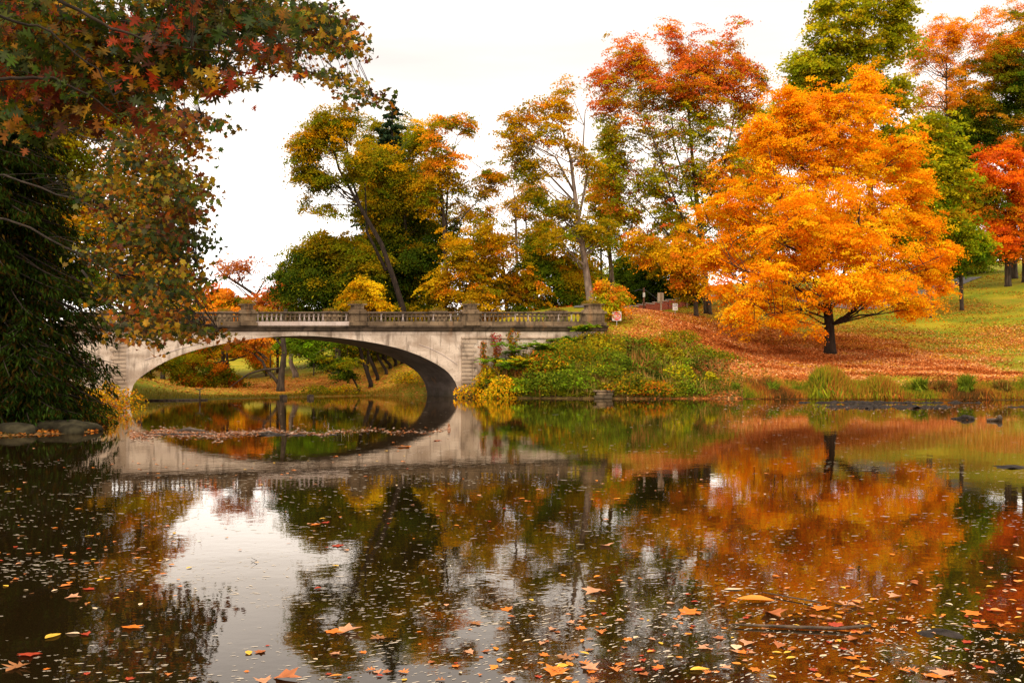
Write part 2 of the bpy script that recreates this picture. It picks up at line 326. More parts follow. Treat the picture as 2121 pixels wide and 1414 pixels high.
# ------------------------------------------------------------------ leaves
DIAM = np.array([(0, -0.5, 0), (0.36, 0.05, 0.06), (0.02, 0.5, 0), (-0.34, -0.02, 0.06)])
def star(lobes, inner, seed=0, stretch=1.0):
    """a lobed leaf outline pointing to +y, stalk at the origin"""
    ang = np.linspace(-PI*0.86, PI*0.86, lobes); pts = [(0, -0.42)]
    for q, a in enumerate(ang):
        r = 0.5*(0.72+0.28*math.cos(a)); pts.append((r*math.sin(a), r*math.cos(a)*stretch))
        if q < lobes-1:
            a2 = (ang[q]+ang[q+1])/2; r2 = 0.5*inner; pts.append((r2*math.sin(a2), r2*math.cos(a2)*stretch))
    P = np.array(pts)[::-1]; z = 0.24*np.abs(P[:, 0])-0.35*P[:, 1]**2
    return np.column_stack([P, z])
MAPLE = star(7, 0.52); OAK = np.array([(0, -0.5), (0.03, -0.3), (0.2, -0.36), (0.13, -0.24), (0.06, -0.19), (0.24, -0.14), (0.40, -0.12), (0.30, -0.02), (0.08, 0.0), (0.22, 0.1), (0.38, 0.24), (0.2, 0.22), (0.06, 0.2), (0.12, 0.34), (0, 0.5)])
OAK = np.vstack([OAK, OAK[-2:0:-1]*np.array([-1, 1])]); OAK = np.column_stack([OAK*np.array([1.1, 1]), 0.3*np.abs(OAK[:, 0])-0.3*OAK[:, 1]**2])
def unit(v): return v/(np.linalg.norm(v, axis=1, keepdims=True)+1e-9)
def place_leaves(shape, Cn, Nn, S, rng, axis_dir=None):
    n = len(Cn); Nn = unit(Nn)
    ref = rng.normal(size=(n, 3)) if axis_dir is None else axis_dir
    T = unit(ref-(ref*Nn).sum(1, keepdims=True)*Nn); B = np.cross(T, Nn)
    k = len(shape); V = Cn[:, None]+S[:, None, None]*(shape[None, :, 0:1]*B[:, None]+shape[None, :, 1:2]*T[:, None]+shape[None, :, 2:3]*Nn[:, None])
    return V.reshape(-1, 3), np.arange(n*k).reshape(n, k)
# colours (linear)
GOLD = [(0.42, 0.20, 0.006), (0.48, 0.25, 0.008), (0.35, 0.155, 0.005), (0.27, 0.16, 0.008)]
OLIVE = [(0.14, 0.13, 0.008), (0.10, 0.11, 0.008), (0.20, 0.15, 0.008), (0.28, 0.16, 0.008)]
GREEN = [(0.05, 0.085, 0.008), (0.08, 0.11, 0.01), (0.12, 0.14, 0.012)]
DKGREEN = [(0.018, 0.035, 0.006), (0.03, 0.05, 0.008), (0.045, 0.06, 0.008)]
RED = [(0.42, 0.06, 0.012), (0.50, 0.09, 0.025), (0.36, 0.045, 0.02), (0.46, 0.13, 0.01)]
RUST = [(0.34, 0.09, 0.008), (0.42, 0.13, 0.012), (0.27, 0.06, 0.006)]
ORANGE = [(0.68, 0.235, 0.006), (0.74, 0.28, 0.008), (0.64, 0.19, 0.006), (0.76, 0.33, 0.012), (0.58, 0.155, 0.006)]
YELGRN = [(0.30, 0.26, 0.012), (0.22, 0.21, 0.01), (0.40, 0.30, 0.012), (0.15, 0.16, 0.01)]
ORPALE = [(0.66, 0.22, 0.03), (0.58, 0.17, 0.02), (0.50, 0.17, 0.012)]
YEL = [(0.62, 0.36, 0.012), (0.54, 0.28, 0.01), (0.60, 0.22, 0.01)]
PINK = [(0.38, 0.11, 0.05), (0.30, 0.08, 0.03), (0.42, 0.16, 0.06)]
BRIGHTGRN = [(0.13, 0.22, 0.01), (0.20, 0.28, 0.012), (0.10, 0.16, 0.01), (0.30, 0.30, 0.01)]
def crown(name, blobs, hi, lo, parent, seed, size=0.21, sr=1.0, dens=2.2, cover=0.6, gap=-0.35, split=0.5, soft=0.35, depth=0.85, mat=None, shape=DIAM, up=0.7, nsc=0.85):
    rng = np.random.RandomState(seed); cen = []; out_ = []
    for (px, py, rx, ry, Y) in blobs:
        c = W(px, py, Y); ax = 1.14*rx*Y/F; az = 1.14*ry*Y/F; ay = max(ax, az)*depth
        n = max(3, int(dens*1.7*PI*ax*az/(sr*sr)))
        d = unit(rng.normal(size=(n, 3))); r = rng.uniform(0.15, 1.0, n)**0.5*(1+0.2*rng.normal(size=n))
        p = c+d*r[:, None]*np.array([max(ax-sr*0.35, ax*0.6), ay, max(az-sr*0.2, az*0.6)]); cen.append(p); out_.append(d)
    cen = np.vstack(cen); outd = np.vstack(out_)
    wp_ = np.column_stack([waves(cen, 1.1, seed+31), waves(cen, 1.1, seed+32), waves(cen, 1.0, seed+33)]); cen = cen+wp_*np.array([1.0, 1.0, .8])*sr+rng.normal(size=cen.shape)*sr*.35
    keep = waves(cen, nsc, seed)+rng.normal(size=len(cen))*0.15 > gap-0.12; cen, outd = cen[keep], outd[keep]
    if len(cen) == 0: return None, cen
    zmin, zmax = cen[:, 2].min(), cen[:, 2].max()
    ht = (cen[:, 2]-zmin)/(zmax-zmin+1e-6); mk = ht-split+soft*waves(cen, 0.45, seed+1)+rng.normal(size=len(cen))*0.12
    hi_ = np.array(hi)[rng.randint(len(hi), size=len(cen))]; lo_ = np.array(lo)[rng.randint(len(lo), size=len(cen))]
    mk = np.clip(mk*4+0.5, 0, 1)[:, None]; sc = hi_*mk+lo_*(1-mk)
    per = max(4, int(PI*sr*sr*cover*1.5/(0.36*size*size)))
    n = len(cen)*per; idx = np.repeat(np.arange(len(cen)), per)
    rr = np.repeat(sr*rng.uniform(0.6, 1.25, len(cen)), per)
    u = rng.uniform(0, 1, n)**0.55; a = rng.uniform(0, 2*PI, n)
    ox = u*np.cos(a); oy = u*np.sin(a); oz = rng.normal(size=n)*0.16-0.28*u*u
    tilt = np.repeat(unit(outd*np.array([1, 1, 0.3])+rng.normal(size=outd.shape)*0.3), per, 0)
    off = np.column_stack([ox, oy, oz])*np.where(rng.uniform(0, 1, n) < 0.3, rng.uniform(1.2, 2.1, n), 1.0)[:, None]; along = (off[:, :2]*tilt[:, :2]).sum(1); off[:, 2] -= 0.45*along
    P = cen[idx]+off*rr[:, None]
    Nn = rng.normal(size=(n, 3))*0.55+np.array([0, -0.15, up])+tilt*0.5
    S = size*rng.uniform(0.6, 1.35, n)
    V, Fc = place_leaves(shape, P, Nn, S, rng)
    col = sc[idx]*np.array([1.48, 1.56, 0.8])*rng.uniform(0.72, 1.28, (n, 1))*(1+rng.normal(size=(n, 3))*0.06)
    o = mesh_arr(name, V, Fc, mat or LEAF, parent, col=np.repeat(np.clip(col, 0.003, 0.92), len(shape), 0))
    return o, cen
def bez(a, b, c, n=6):
    t_ = np.linspace(0, 1, n)[:, None]; return (1-t_)**2*a+2*t_*(1-t_)*b+t_*t_*c
def limbs(mb, trunk, targets, rng, r0=0.12, n=6, twig=0, bend=0.35, rr=0.02, lowlim=2.6):
    """boughs from the trunk polyline [(pos, radius)] out to targets"""
    tp = np.array([q[0] for q in trunk]); trd = np.array([q[1] for q in trunk]); pts = []
    dens_ = []
    for k in range(len(tp)-1):
        for s_ in np.linspace(0, 1, 8)[:-1]: dens_.append((tp[k]*(1-s_)+tp[k+1]*s_, trd[k]*(1-s_)+trd[k+1]*s_))
    dens_.append((tp[-1], trd[-1])); DP = np.array([d[0] for d in dens_]); DR = np.array([d[1] for d in dens_])
    for T_ in targets:
        hd = np.hypot(*(DP[:, :2]-T_[:2]).T); want = T_[2]-0.75*hd
        k = int(np.argmin(np.abs(DP[:, 2]-want)+0.15*hd+(DP[:, 2] < tp[0][2]+lowlim)*50)); a = DP[k]
        ctl = a*0.5+T_*0.5+np.array([0, 0, -bend*0.3])*np.linalg.norm(T_-a)*0.5+rng.normal(size=3)*0.05*np.linalg.norm(T_-a)
        P = bez(a, ctl, T_, n); P[1:-1] += rng.normal(size=(n-2, 3))*0.02*np.linalg.norm(T_-a)
        ra = min(DR[k]*0.6, r0*rng.uniform(0.7, 1.1)); mb.tube(P, np.linspace(ra, rr, n), 5, False); pts.append(P)
    return np.vstack(pts) if pts else np.zeros((0, 3))
def tree(name, label, base, trunk, blobs, hi, lo, seed, cat='tree', group=None, bark=None, nl=14, forks=(), r0=None, twigs=30, **kw):
    """trunk: [(px, py, radius m)] at depth base[2]; blobs: (px, py, rx, ry[, dY])"""
    Y = base[1]; rng = np.random.RandomState(seed+77)
    b = ground_at(base[0], Y); root = empty(name, b, label, cat, group)
    trunk = [(px, py, r*0.72) for px, py, r in trunk]
    T0 = [(W(px, py, Y), r) for px, py, r in trunk]
    T0 = [(b+np.array([0, 0, -0.3]), T0[0][1]*1.5), (b+np.array([0, 0, 0.35]), T0[0][1]*1.12)]+[q for q in T0 if q[0][2] > b[2]+0.8]
    mb = MB(); mb.tube([q[0] for q in T0], [q[1] for q in T0], 9)
    path = list(T0)
    for fk in forks:
        Fk = [(W(px, py, Y+dy), r*0.6) for px, py, r, dy in fk]; mb.tube([q[0] for q in Fk], [q[1] for q in Fk], 7); path += Fk
    bl = [(q[0], q[1], q[2], q[3], Y+(q[4] if len(q) > 4 else 0)) for q in blobs]
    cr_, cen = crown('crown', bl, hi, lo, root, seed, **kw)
    if len(cen) and nl:
        tg = cen[rng.choice(len(cen), min(nl, len(cen)), replace=False)]
        lp = limbs(mb, path, tg, rng, r0 or T0[1][1]*0.3)
        if twigs:
            for q in cen[rng.choice(len(cen), min(twigs, len(cen)), replace=False)]:
                k = int(np.argmin(((lp-q)**2).sum(1)+(lp[:, 2] > q[2])*9)); a = lp[k]
                mb.tube(bez(a, (a+q)/2+rng.normal(size=3)*0.15, q, 4), np.linspace(0.04, 0.012, 4), 4, False)
    mb.build('trunk', bark or BARK, root, smooth=True)
    return root
G_ = 'trees behind the bridge'
# --- beyond the bridge, from left to right
tree('maple_tree', 'tall golden tree leaning left with bare boughs, behind the bridge left of the fir', (838, 92), [(835, 640, .42), (818, 585, .36), (790, 505, .3), (748, 432, .24), (702, 350, .16), (680, 270, .07)],
     [(645, 310, 38, 38), (700, 245, 42, 34), (672, 290, 45, 38), (630, 345, 28, 28), (740, 285, 22, 50), (705, 360, 38, 20), (670, 385, 42, 12), (735, 340, 22, 28), (668, 432, 46, 9)], GOLD[:1]+OLIVE, OLIVE, 11, group=G_, bark=BARKDARK,
     forks=[[(752, 445, .22, 0), (725, 360, .16, 1), (715, 270, .07, 1)], [(735, 425, .1, 0), (690, 425, .07, -1), (640, 438, .03, -1)], [(800, 560, .3, 0), (760, 480, .2, 2), (756, 380, .1, 2)]], dens=2.2, gap=-0.3, sr=0.9, twigs=90, nl=26)
tree('broad_tree', 'low broad dark green tree with gold top behind the left pier', (700, 95), [(700, 640, .35), (702, 560, .25), (705, 520, .1)],
     [(640, 560, 48, 50), (690, 515, 55, 35), (620, 600, 34, 42), (745, 530, 42, 50), (670, 605, 60, 38), (720, 590, 48, 50), (655, 520, 40, 30)], OLIVE+GOLD[3:], DKGREEN+DKGREEN+OLIVE[:2], 12, group=G_, dens=2.6, split=0.45, gap=-0.6, sr=0.9)
tree('maple_tree', 'dense olive and gold tree in front of the dark fir behind the bridge', (845, 99), [(845, 640, .42), (840, 520, .3), (838, 420, .2), (835, 320, .08)],
     [(800, 330, 40, 30), (862, 290, 28, 42), (830, 370, 55, 38), (795, 430, 50, 36), (850, 440, 55, 42), (785, 500, 50, 45), (860, 510, 60, 45), (815, 570, 65, 50), (870, 590, 45, 48), (760, 560, 34, 40), (765, 380, 24, 60), (765, 305, 18, 22)], GOLD[:2]+OLIVE*2, DKGREEN*2+OLIVE[:2], 13, group=G_, dens=2.5, split=0.42, sr=0.9, gap=-0.5, twigs=60)
tree('maple_tree', 'upright orange tipped tree with a long limb reaching right, behind the second bridge panel', (925, 96), [(921, 640, .4), (924, 560, .33), (920, 470, .27), (914, 400, .2), (893, 330, .08)],
     [(945, 265, 28, 26), (900, 290, 30, 36), (950, 318, 34, 28), (922, 350, 40, 26), (1008, 362, 32, 17), (1000, 395, 30, 16), (970, 425, 22, 13), (898, 400, 36, 32), (955, 380, 28, 18)], ORPALE+GOLD[:2]+OLIVE, OLIVE+GOLD, 14, group=G_,
     forks=[[(922, 500, .22, 0), (926, 420, .18, 1), (928, 350, .12, 1), (948, 280, .04, 1)], [(924, 500, .16, 0), (962, 445, .12, -2), (1012, 395, .04, -3)]], dens=2.1, sr=0.8, gap=-0.3, twigs=80)
tree('golden_tree', 'golden orange low tree right of the upright orange tipped tree behind the parapet', (985, 93), [(985, 640, .3), (975, 560, .2), (975, 500, .1)],
     [(960, 500, 48, 30), (1020, 490, 36, 32), (970, 560, 60, 40), (930, 600, 40, 40), (1000, 610, 55, 32)], YEL[:2]+GOLD+OLIVE[2:]+ORPALE[2:], GOLD+OLIVE, 15, group=G_, dens=1.9, split=0.4, sr=0.65, gap=-0.25, nl=30, twigs=50)
tree('golden_tree', 'orange and green low tree behind the third bridge pier', (1050, 95), [(1050, 640, .3), (1045, 580, .2), (1040, 530, .1)],
     [(1045, 550, 48, 38), (1085, 590, 45, 45), (1040, 610, 55, 34), (1010, 560, 30, 30)], ORPALE[1:]+GOLD+OLIVE[2:], GOLD+OLIVE+GREEN[2:], 16, group=G_, dens=2.0, split=0.45, sr=0.65, gap=-0.3, nl=30, twigs=50)
tree('sparse_tree', 'slender half bare pale trunk tree against the sky left of the leaning trunk', (1072, 106), [(1072, 640, .28), (1070, 520, .22), (1068, 440, .15), (1062, 375, .04)],
     [(1062, 400, 36, 30), (1045, 445, 40, 22), (1092, 455, 28, 26), (1080, 420, 34, 14), (1050, 500, 40, 22)], GOLD+OLIVE[3:], OLIVE[2:]+GOLD, 17, group=G_, bark=BARKPALE, dens=1.0, gap=0.1, cover=0.35, sr=0.8, nl=34, twigs=60)
tree('leaning_trunk_tree', 'tall thin crowned tree with a bare leaning trunk rising beside the right end pier', (1224, 91), [(1222, 640, .5), (1214, 560, .42), (1203, 490, .38), (1193, 420, .3), (1182, 330, .18), (1160, 250, .06)],
     [(1150, 232, 34, 30), (1100, 225, 40, 24), (1062, 265, 26, 34), (1095, 300, 42, 22), (1150, 285, 36, 26), (1130, 360, 48, 26), (1178, 180, 18, 14), (1225, 455, 52, 14), (1185, 495, 62, 16), (1232, 350, 20, 34), (1100, 425, 34, 26), (1080, 350, 34, 20), (1160, 430, 42, 26), (1240, 500, 26, 14)], GOLD+OLIVE[2:]+ORPALE[1:2], OLIVE+GOLD[3:], 18, group=G_, bark=BARKPALE,
     forks=[[(1200, 450, .22, 0), (1217, 360, .17, 1), (1208, 300, .13, 1), (1212, 230, .07, 1), (1236, 190, .02, 1)], [(1210, 260, .06, 1), (1190, 212, .04, 1), (1180, 190, .02, 1)], [(1190, 400, .2, 0), (1150, 325, .14, -1), (1085, 290, .05, -2)], [(1192, 420, .2, 0), (1130, 355, .12, 2), (1070, 350, .04, 2)]], dens=1.7, gap=-0.1, sr=0.8, nl=40, twigs=110, cover=0.5)
tree('green_tree', 'dense low green tree with yellow top left of the leaning bare trunk', (1150, 98), [(1150, 640, .3), (1148, 560, .2), (1145, 500, .1)],
     [(1135, 500, 55, 34), (1160, 560, 58, 45), (1110, 570, 42, 48), (1185, 605, 45, 38), (1130, 620, 50, 28)], OLIVE+GOLD+YELGRN, GREEN*2+BRIGHTGRN[2:3], 19, group=G_, dens=2.4, split=0.62, sr=0.85, gap=-0.6)
tree('airy_tree', 'thin golden tree closing the gap left of the leaning bare trunk', (1095, 108), [(1095, 640, .25), (1092, 520, .18), (1088, 430, .08)],
     [(1060, 480, 40, 34), (1100, 460, 44, 34), (1130, 470, 36, 36), (1000, 450, 34, 26), (1030, 440, 30, 20), (1110, 400, 34, 24), (1010, 500, 44, 30)], GOLD+OLIVE[2:]+ORPALE[1:2], GOLD+OLIVE, 190, group=G_, dens=1.6, sr=0.7, gap=-0.1, cover=0.4, nl=30, twigs=60)
tree('airy_tree', 'thin olive gold tree filling between the leaning bare trunk and the tall red topped maple', (1245, 110), [(1248, 640, .2), (1245, 520, .15), (1240, 400, .06)],
     [(1235, 400, 30, 50), (1240, 480, 34, 40), (1230, 550, 30, 30), (1275, 430, 28, 40), (1290, 500, 34, 24), (1215, 500, 26, 30)], OLIVE+YELGRN+GOLD, YELGRN+OLIVE, 191, group=G_, dens=1.7, sr=0.7, gap=-0.2, cover=0.42, nl=24, twigs=50)
tree('airy_tree', 'olive gold tree filling between the two tall trees right of the fir', (890, 112), [(890, 640, .25), (888, 500, .15), (885, 420, .06)],
     [(885, 450, 44, 44), (900, 520, 50, 44), (880, 360, 30, 40), (930, 480, 40, 34), (950, 530, 36, 40), (905, 590, 40, 34), (775, 440, 24, 50), (770, 360, 22, 34)], OLIVE+GOLD, OLIVE+DKGREEN, 192, group=G_, dens=1.9, sr=0.75, gap=-0.25, cover=0.45, nl=20, twigs=40)
tree('golden_bush', 'small golden tree close behind the balustrade between the two left piers', (762, 88), [(762, 640, .12), (762, 615, .08)],
     [(755, 622, 38, 18), (785, 603, 24, 11), (735, 603, 20, 12), (760, 590, 16, 8), (790, 628, 22, 12), (722, 628, 14, 10)], YEL[:2]+GOLD+OLIVE[2:], GOLD+OLIVE, 20, group=G_, dens=2.8, sr=0.6, gap=-0.8, size=0.2)
tree('red_maple', 'tallest red topped maple with green lower boughs, left of the bright orange tree', (1466, 103), [(1466, 645, .55), (1458, 560, .48), (1448, 460, .38), (1436, 350, .27), (1425, 220, .15), (1420, 120, .05)],
     [(1298, 125, 50, 40), (1262, 180, 34, 50), (1375, 90, 48, 42), (1430, 115, 56, 46), (1340, 130, 40, 40), (1490, 150, 50, 50), (1400, 180, 80, 50), (1555, 190, 26, 50), (1260, 310, 34, 50), (1262, 400, 34, 40), (1530, 60+20, 20, 30), (1395, 65, 24, 18), (1535, 100, 26, 40), (1535, 170, 40, 46), (1340, 200, 60, 42), (1440, 205, 64, 46), (1290, 270, 56, 42), (1385, 285, 66, 45), (1480, 280, 58, 45), (1278, 360, 44, 38), (1355, 370, 64, 42), (1450, 370, 60, 45), (1540, 260, 34, 46), (1400, 450, 66, 38), (1300, 440, 42, 30), (1510, 360, 44, 55), (1340, 470, 44, 28), (1255, 240, 26, 36)],
     [(.44, .10, .02), (.50, .14, .025), (.40, .07, .03), (.46, .17, .012), (.30, .18, .01)], YELGRN*2+OLIVE+RUST[:1]+[(.42, .09, .03)], 21, bark=BARK, group=G_,
     forks=[[(1455, 540, .25, 0), (1400, 420, .18, -1), (1350, 280, .1, -2), (1310, 150, .03, -2)], [(1450, 460, .25, 0), (1500, 340, .18, 1), (1530, 200, .1, 1), (1535, 90, .03, 1)], [(1448, 460, .2, 0), (1395, 300, .14, 2), (1385, 120, .03, 2)], [(1455, 560, .22, 0), (1380, 480, .14, -2), (1290, 380, .05, -3)]], dens=1.5, gap=-0.25, sr=0.65, split=0.5, soft=0.55, nl=80, twigs=220, cover=0.42)
tree('orange_green_tree', 'lower orange and olive tree under the tall red maple, left of its trunk', (1442, 97), [(1444, 640, .3), (1438, 590, .2), (1400, 540, .08)],
     [(1375, 520, 58, 26), (1395, 560, 46, 28), (1325, 512, 34, 16), (1428, 592, 34, 20), (1430, 530, 36, 30), (1415, 490, 40, 20)], ORPALE[:2]+GOLD+YEL, GOLD[2:]+OLIVE, 22, group=G_, dens=2.2, sr=0.8, gap=-0.4, split=0.3)
tree('pine_tree', 'dark green pine standing behind the brick wall left of the utility pole', (1302, 126), [(1302, 640, .3), (1300, 560, .2), (1300, 520, .1)],
     [(1300, 545, 28, 18), (1305, 575, 42, 20), (1300, 608, 46, 22), (1330, 625, 36, 14)], GREEN, DKGREEN+GREEN[:1], 23, group=G_, dens=3.2, sr=0.9, gap=-0.9, cat='pine')
tree('pine_tree', 'broad dark pine with thick trunk behind the brick wall right of the utility pole', (1354, 122), [(1354, 640, .45), (1352, 560, .3), (1350, 480, .1)],
     [(1350, 520, 40, 28), (1375, 570, 55, 25), (1340, 592, 42, 20), (1400, 610, 44, 18), (1430, 595, 30, 25)], GREEN+OLIVE[:1], DKGREEN+GREEN[:1], 24, group=G_, dens=2.8, sr=0.9, gap=-0.7, cat='pine')
tree('grey_trunk_tree', 'grey straight trunk with thin olive crown seen behind the end pier and sapling', (1272, 112), [(1272, 645, .42), (1266, 560, .36), (1258, 480, .3), (1250, 420, .15)],
     [(1262, 500, 40, 22), (1250, 440, 34, 26), (1290, 470, 26, 22), (1235, 560, 30, 34)], OLIVE+YELGRN, YELGRN+GREEN, 25, group=G_, bark=BARKPALE, dens=1.5, sr=0.8, gap=-0.1)
tree('bright_green_tree', 'bright green leafy mass low between the leaning trunk and the pine', (1240, 130), [(1240, 645, .3), (1240, 600, .15)],
     [(1235, 590, 44, 30), (1265, 600, 34, 30), (1205, 590, 40, 40), (1270, 565, 22, 16)], BRIGHTGRN+YELGRN, BRIGHTGRN+GREEN, 26, group=G_, dens=2.6, sr=0.9, gap=-0.8)
tree('sapling', 'small bright orange and green sapling beside the right end pier', (1264, 84), [(1262, 655, .06), (1264, 620, .04)],
     [(1262, 622, 18, 26), (1280, 612, 14, 20), (1275, 637, 16, 12), (1252, 600, 12, 14)], ORANGE[:2]+ORPALE+RED[:1], YELGRN+ORPALE+ORANGE[2:3], 27, dens=3.0, sr=0.5, size=0.17, gap=-0.5, split=0.4, soft=0.8)
for q, (px, Y, lb, hi_, lo_) in enumerate([(470, 98, 'rusty low shrub behind the balusters right of the first tall pier', RUST+ORPALE, OLIVE+RUST), (560, 98, 'dark olive low shrub behind the pale balusters', OLIVE+PINK, GREEN), (650, 96, 'deep green low shrub behind the pale balusters', GREEN+OLIVE, DKGREEN), (800, 96, 'shaded green low shrub right of the second tall pier', OLIVE, DKGREEN+OLIVE), (890, 95, 'olive low shrub left of the third tall pier', OLIVE+GOLD, DKGREEN+OLIVE),
        (1010, 94, 'orange low shrub behind the last balustrade panel', ORPALE+GOLD, GOLD+OLIVE), (1110, 95, 'green and orange low shrub behind the last balustrade panel', GREEN+ORPALE[:1], GREEN), (1190, 96, 'red and green low shrub behind the last balusters before the end pier', RED[:1]+GREEN+GOLD, GREEN+OLIVE), (380, 96, 'orange low shrub behind the left balusters', ORPALE+OLIVE, OLIVE), (720, 97, 'olive low shrub behind the second tall pier', OLIVE, GREEN+DKGREEN)]):
    b_ = ground_at(px, Y); tree('shrub', lb, (px, Y), [(px, 690, .08), (px, 660, .05)], [(px-20, 655, 34, 14), (px+22, 657, 34, 14), (px, 668, 40, 12), (px+4, 682, 50, 12)], hi_, lo_, 650+q, cat='shrub', group='shrubs behind the balustrade', dens=2.4, sr=.6, size=.2, nl=3, twigs=0, gap=-1.5)
# --- the hill on the right
tree('orange_maple', 'large glowing orange maple standing alone on the leaf covered slope', (1719, 88), [(1718, 700, .68), (1717, 665, .6), (1713, 630, .55), (1705, 560, .3), (1695, 470, .22), (1690, 360, .14), (1700, 250, .05)],
     [(1618, 205, 38, 40), (1790, 170, 34, 34), (1735, 225, 55, 36), (1672, 255, 50, 42), (1575, 280, 50, 46), (1545, 330, 50, 42), (1815, 230, 50, 42), (1870, 300, 50, 50), (1900, 390, 45, 45), (1480, 430, 44, 44), (1590, 300, 58, 42), (1690, 330, 75, 46), (1790, 280, 55, 50), (1545, 385, 70, 42), (1650, 400, 80, 46), (1760, 390, 80, 46), (1850, 375, 55, 45), (1510, 455, 60, 42), (1610, 480, 75, 42), (1720, 470, 80, 42), (1830, 460, 80, 45), (1910, 460, 40, 40), (1488, 530, 48, 36), (1570, 560, 70, 36), (1670, 550, 70, 36), (1770, 550, 70, 36), (1870, 540, 75, 36), (1938, 535, 48, 32), (1500, 595, 55, 28), (1590, 620, 70, 30), (1680, 615, 60, 24), (1850, 615, 80, 26), (1930, 595, 45, 28), (1570, 665, 58, 26, -5), (1630, 650, 50, 24, -5), (1760, 610, 40, 20), (1698, 690, 16, 20, -6), (1530, 640, 40, 22, -5), (1600, 590, 60, 34, -8), (1660, 600, 40, 26, -9), (1780, 590, 60, 34, -8), (1830, 600, 70, 30, -5), (1720, 600, 40, 24, -9), (1760, 500, 80, 50, -6), (1640, 500, 80, 50, -6), (1700, 420, 90, 50, -6), (1440+45, 570, 30, 40), (1900, 640, 50, 16), (1700, 250, 80, 60), (1780, 330, 60, 50), (1560, 330, 50, 40)],
     ORANGE+ORPALE[:1], ORANGE+YEL[:1], 31, bark=BARKDARK, cat='tree', r0=0.11, nl=150, twigs=420, dens=1.75, sr=0.62, gap=-0.22, cover=0.42, split=0.9, size=0.175, depth=0.95,
     forks=[[(1712, 620, .28, 0), (1670, 540, .2, -2), (1620, 430, .12, -3), (1590, 300, .04, -3)], [(1714, 620, .28, 0), (1770, 530, .2, 1), (1830, 430, .1, 2), (1860, 370, .03, 2)], [(1712, 640, .22, 0), (1640, 590, .15, -4), (1540, 560, .09, -6), (1480, 530, .03, -7)],
            [(1716, 640, .22, 0), (1790, 590, .15, -2), (1880, 560, .08, -4), (1950, 530, .03, -5)], [(1715, 660, .15, 0), (1660, 640, .12, -3), (1590, 650, .07, -6), (1550, 680, .03, -7)], [(1712, 620, .24, 0), (1730, 480, .16, 3), (1745, 330, .09, 3), (1760, 180, .03, 3)], [(1712, 600, .24, 0), (1660, 470, .15, 3), (1625, 320, .08, 3), (1615, 200, .03, 2)]])
H_ = 'trees on the hill'
tree('catalpa_tree', 'tall yellow green tree topping the frame behind the orange maple', (1812, 124), [(1812, 590, .6), (1806, 450, .5), (1798, 300, .4), (1792, 150, .25), (1770, 40, .12)],
     [(1755, 10, 78, 44), (1850, 15, 56, 40), (1725, 75, 62, 34), (1800, 100, 66, 40), (1650, 140, 40, 26), (1700, 150, 56, 42), (1880, 90, 28, 30), (1770, 190, 80, 46), (1850, 200, 56, 52), (1650, 200, 46, 40), (1880, 300, 55, 55), (1820, 310, 70, 50)], YELGRN*2+GOLD[3:], YELGRN[:2]+OLIVE*2, 32, group=H_, size=0.38, sr=1.0, dens=2.0, gap=-0.35, forks=[[(1795, 200, .25, 0), (1830, 120, .15, 0), (1890, 60, .05, 0)]], nl=30, twigs=60, cover=0.6)
tree('yellow_green_tree', 'rounded yellow green tree just right of the orange maple crown', (1925, 112), [(1925, 590, .4), (1928, 480, .3), (1930, 330, .1)],
     [(1925, 275, 42, 38), (1960, 320, 42, 45), (1900, 340, 44, 50), (1965, 385, 42, 45), (1920, 420, 48, 45), (1950, 450, 40, 30)], YELGRN*3+YEL[:1], YELGRN+OLIVE+BRIGHTGRN[:1], 33, group=H_, size=0.36, sr=0.9, dens=2.6, gap=-0.8, cover=0.6)
tree('green_tree', 'lower drooping green tree at the grass edge right of the orange maple', (1992, 118), [(1990, 560, .3), (1990, 500, .15)],
     [(1985, 480, 42, 28), (2015, 510, 36, 32), (1980, 530, 46, 24), (2032, 540, 22, 16), (1950, 560, 40, 20)], YELGRN+BRIGHTGRN, GREEN+BRIGHTGRN[2:3], 34, group=H_, size=0.28, sr=0.8, dens=2.6, gap=-0.7)
tree('oak_tree', 'dark green oak with orange upper sprays at the upper right edge', (2100, 142), [(2100, 560, .7), (2098, 420, .55), (2104, 280, .45), (2112, 120, .2)],
     [(2070, 120, 52, 42), (2110, 70, 50, 52), (2020, 170, 54, 40), (2090, 190, 60, 45), (1985, 250, 46, 40), (2050, 240, 62, 42), (2110, 260, 50, 40), (1995, 320, 40, 40), (2050, 300, 50, 32), (2130, 160, 50, 90), (1990, 390, 36, 34)], ORPALE*2+GOLD+OLIVE, DKGREEN+OLIVE[:2]+GREEN, 35, group=H_, sr=1.05, dens=2.0, gap=-0.3, size=0.26, split=0.62, nl=26, twigs=60)
tree('orange_tree', 'thin topped pale orange tree between the yellow green crowns and the dark oak', (1965, 138), [(1965, 560, .4), (1962, 300, .3), (1960, 180, .15), (1962, 60, .04)],
     [(1960, 70, 48, 38), (1925, 130, 44, 40), (2000, 90, 40, 36), (1950, 190, 52, 42), (1910, 200, 36, 36), (2040, 60, 40, 34)], ORPALE*2+ORANGE[:1], ORPALE+GOLD, 36, group=H_, sr=0.95, dens=1.5, gap=-0.05, size=0.22, nl=40, twigs=80, cover=0.45)
tree('red_tree', 'fiery red orange maple at the right edge where the lawn tops out', (2088, 134), [(2087, 556, .55), (2086, 500, .45), (2088, 400, .2)],
     [(2075, 325, 42, 30), (2115, 300, 34, 26), (2030, 385, 36, 34), (2085, 385, 56, 40), (2040, 445, 48, 36), (2100, 450, 56, 40), (2060, 500, 56, 26), (2115, 510, 40, 24), (2040, 350, 22, 26)], RED[:2]+ORANGE[2:3]+[(0.66, 0.13, 0.01)]*4, RUST+OLIVE+GREEN[:1], 37, group=H_, sr=0.95, dens=2.3, gap=-0.6, size=0.24, split=0.3, soft=0.9)
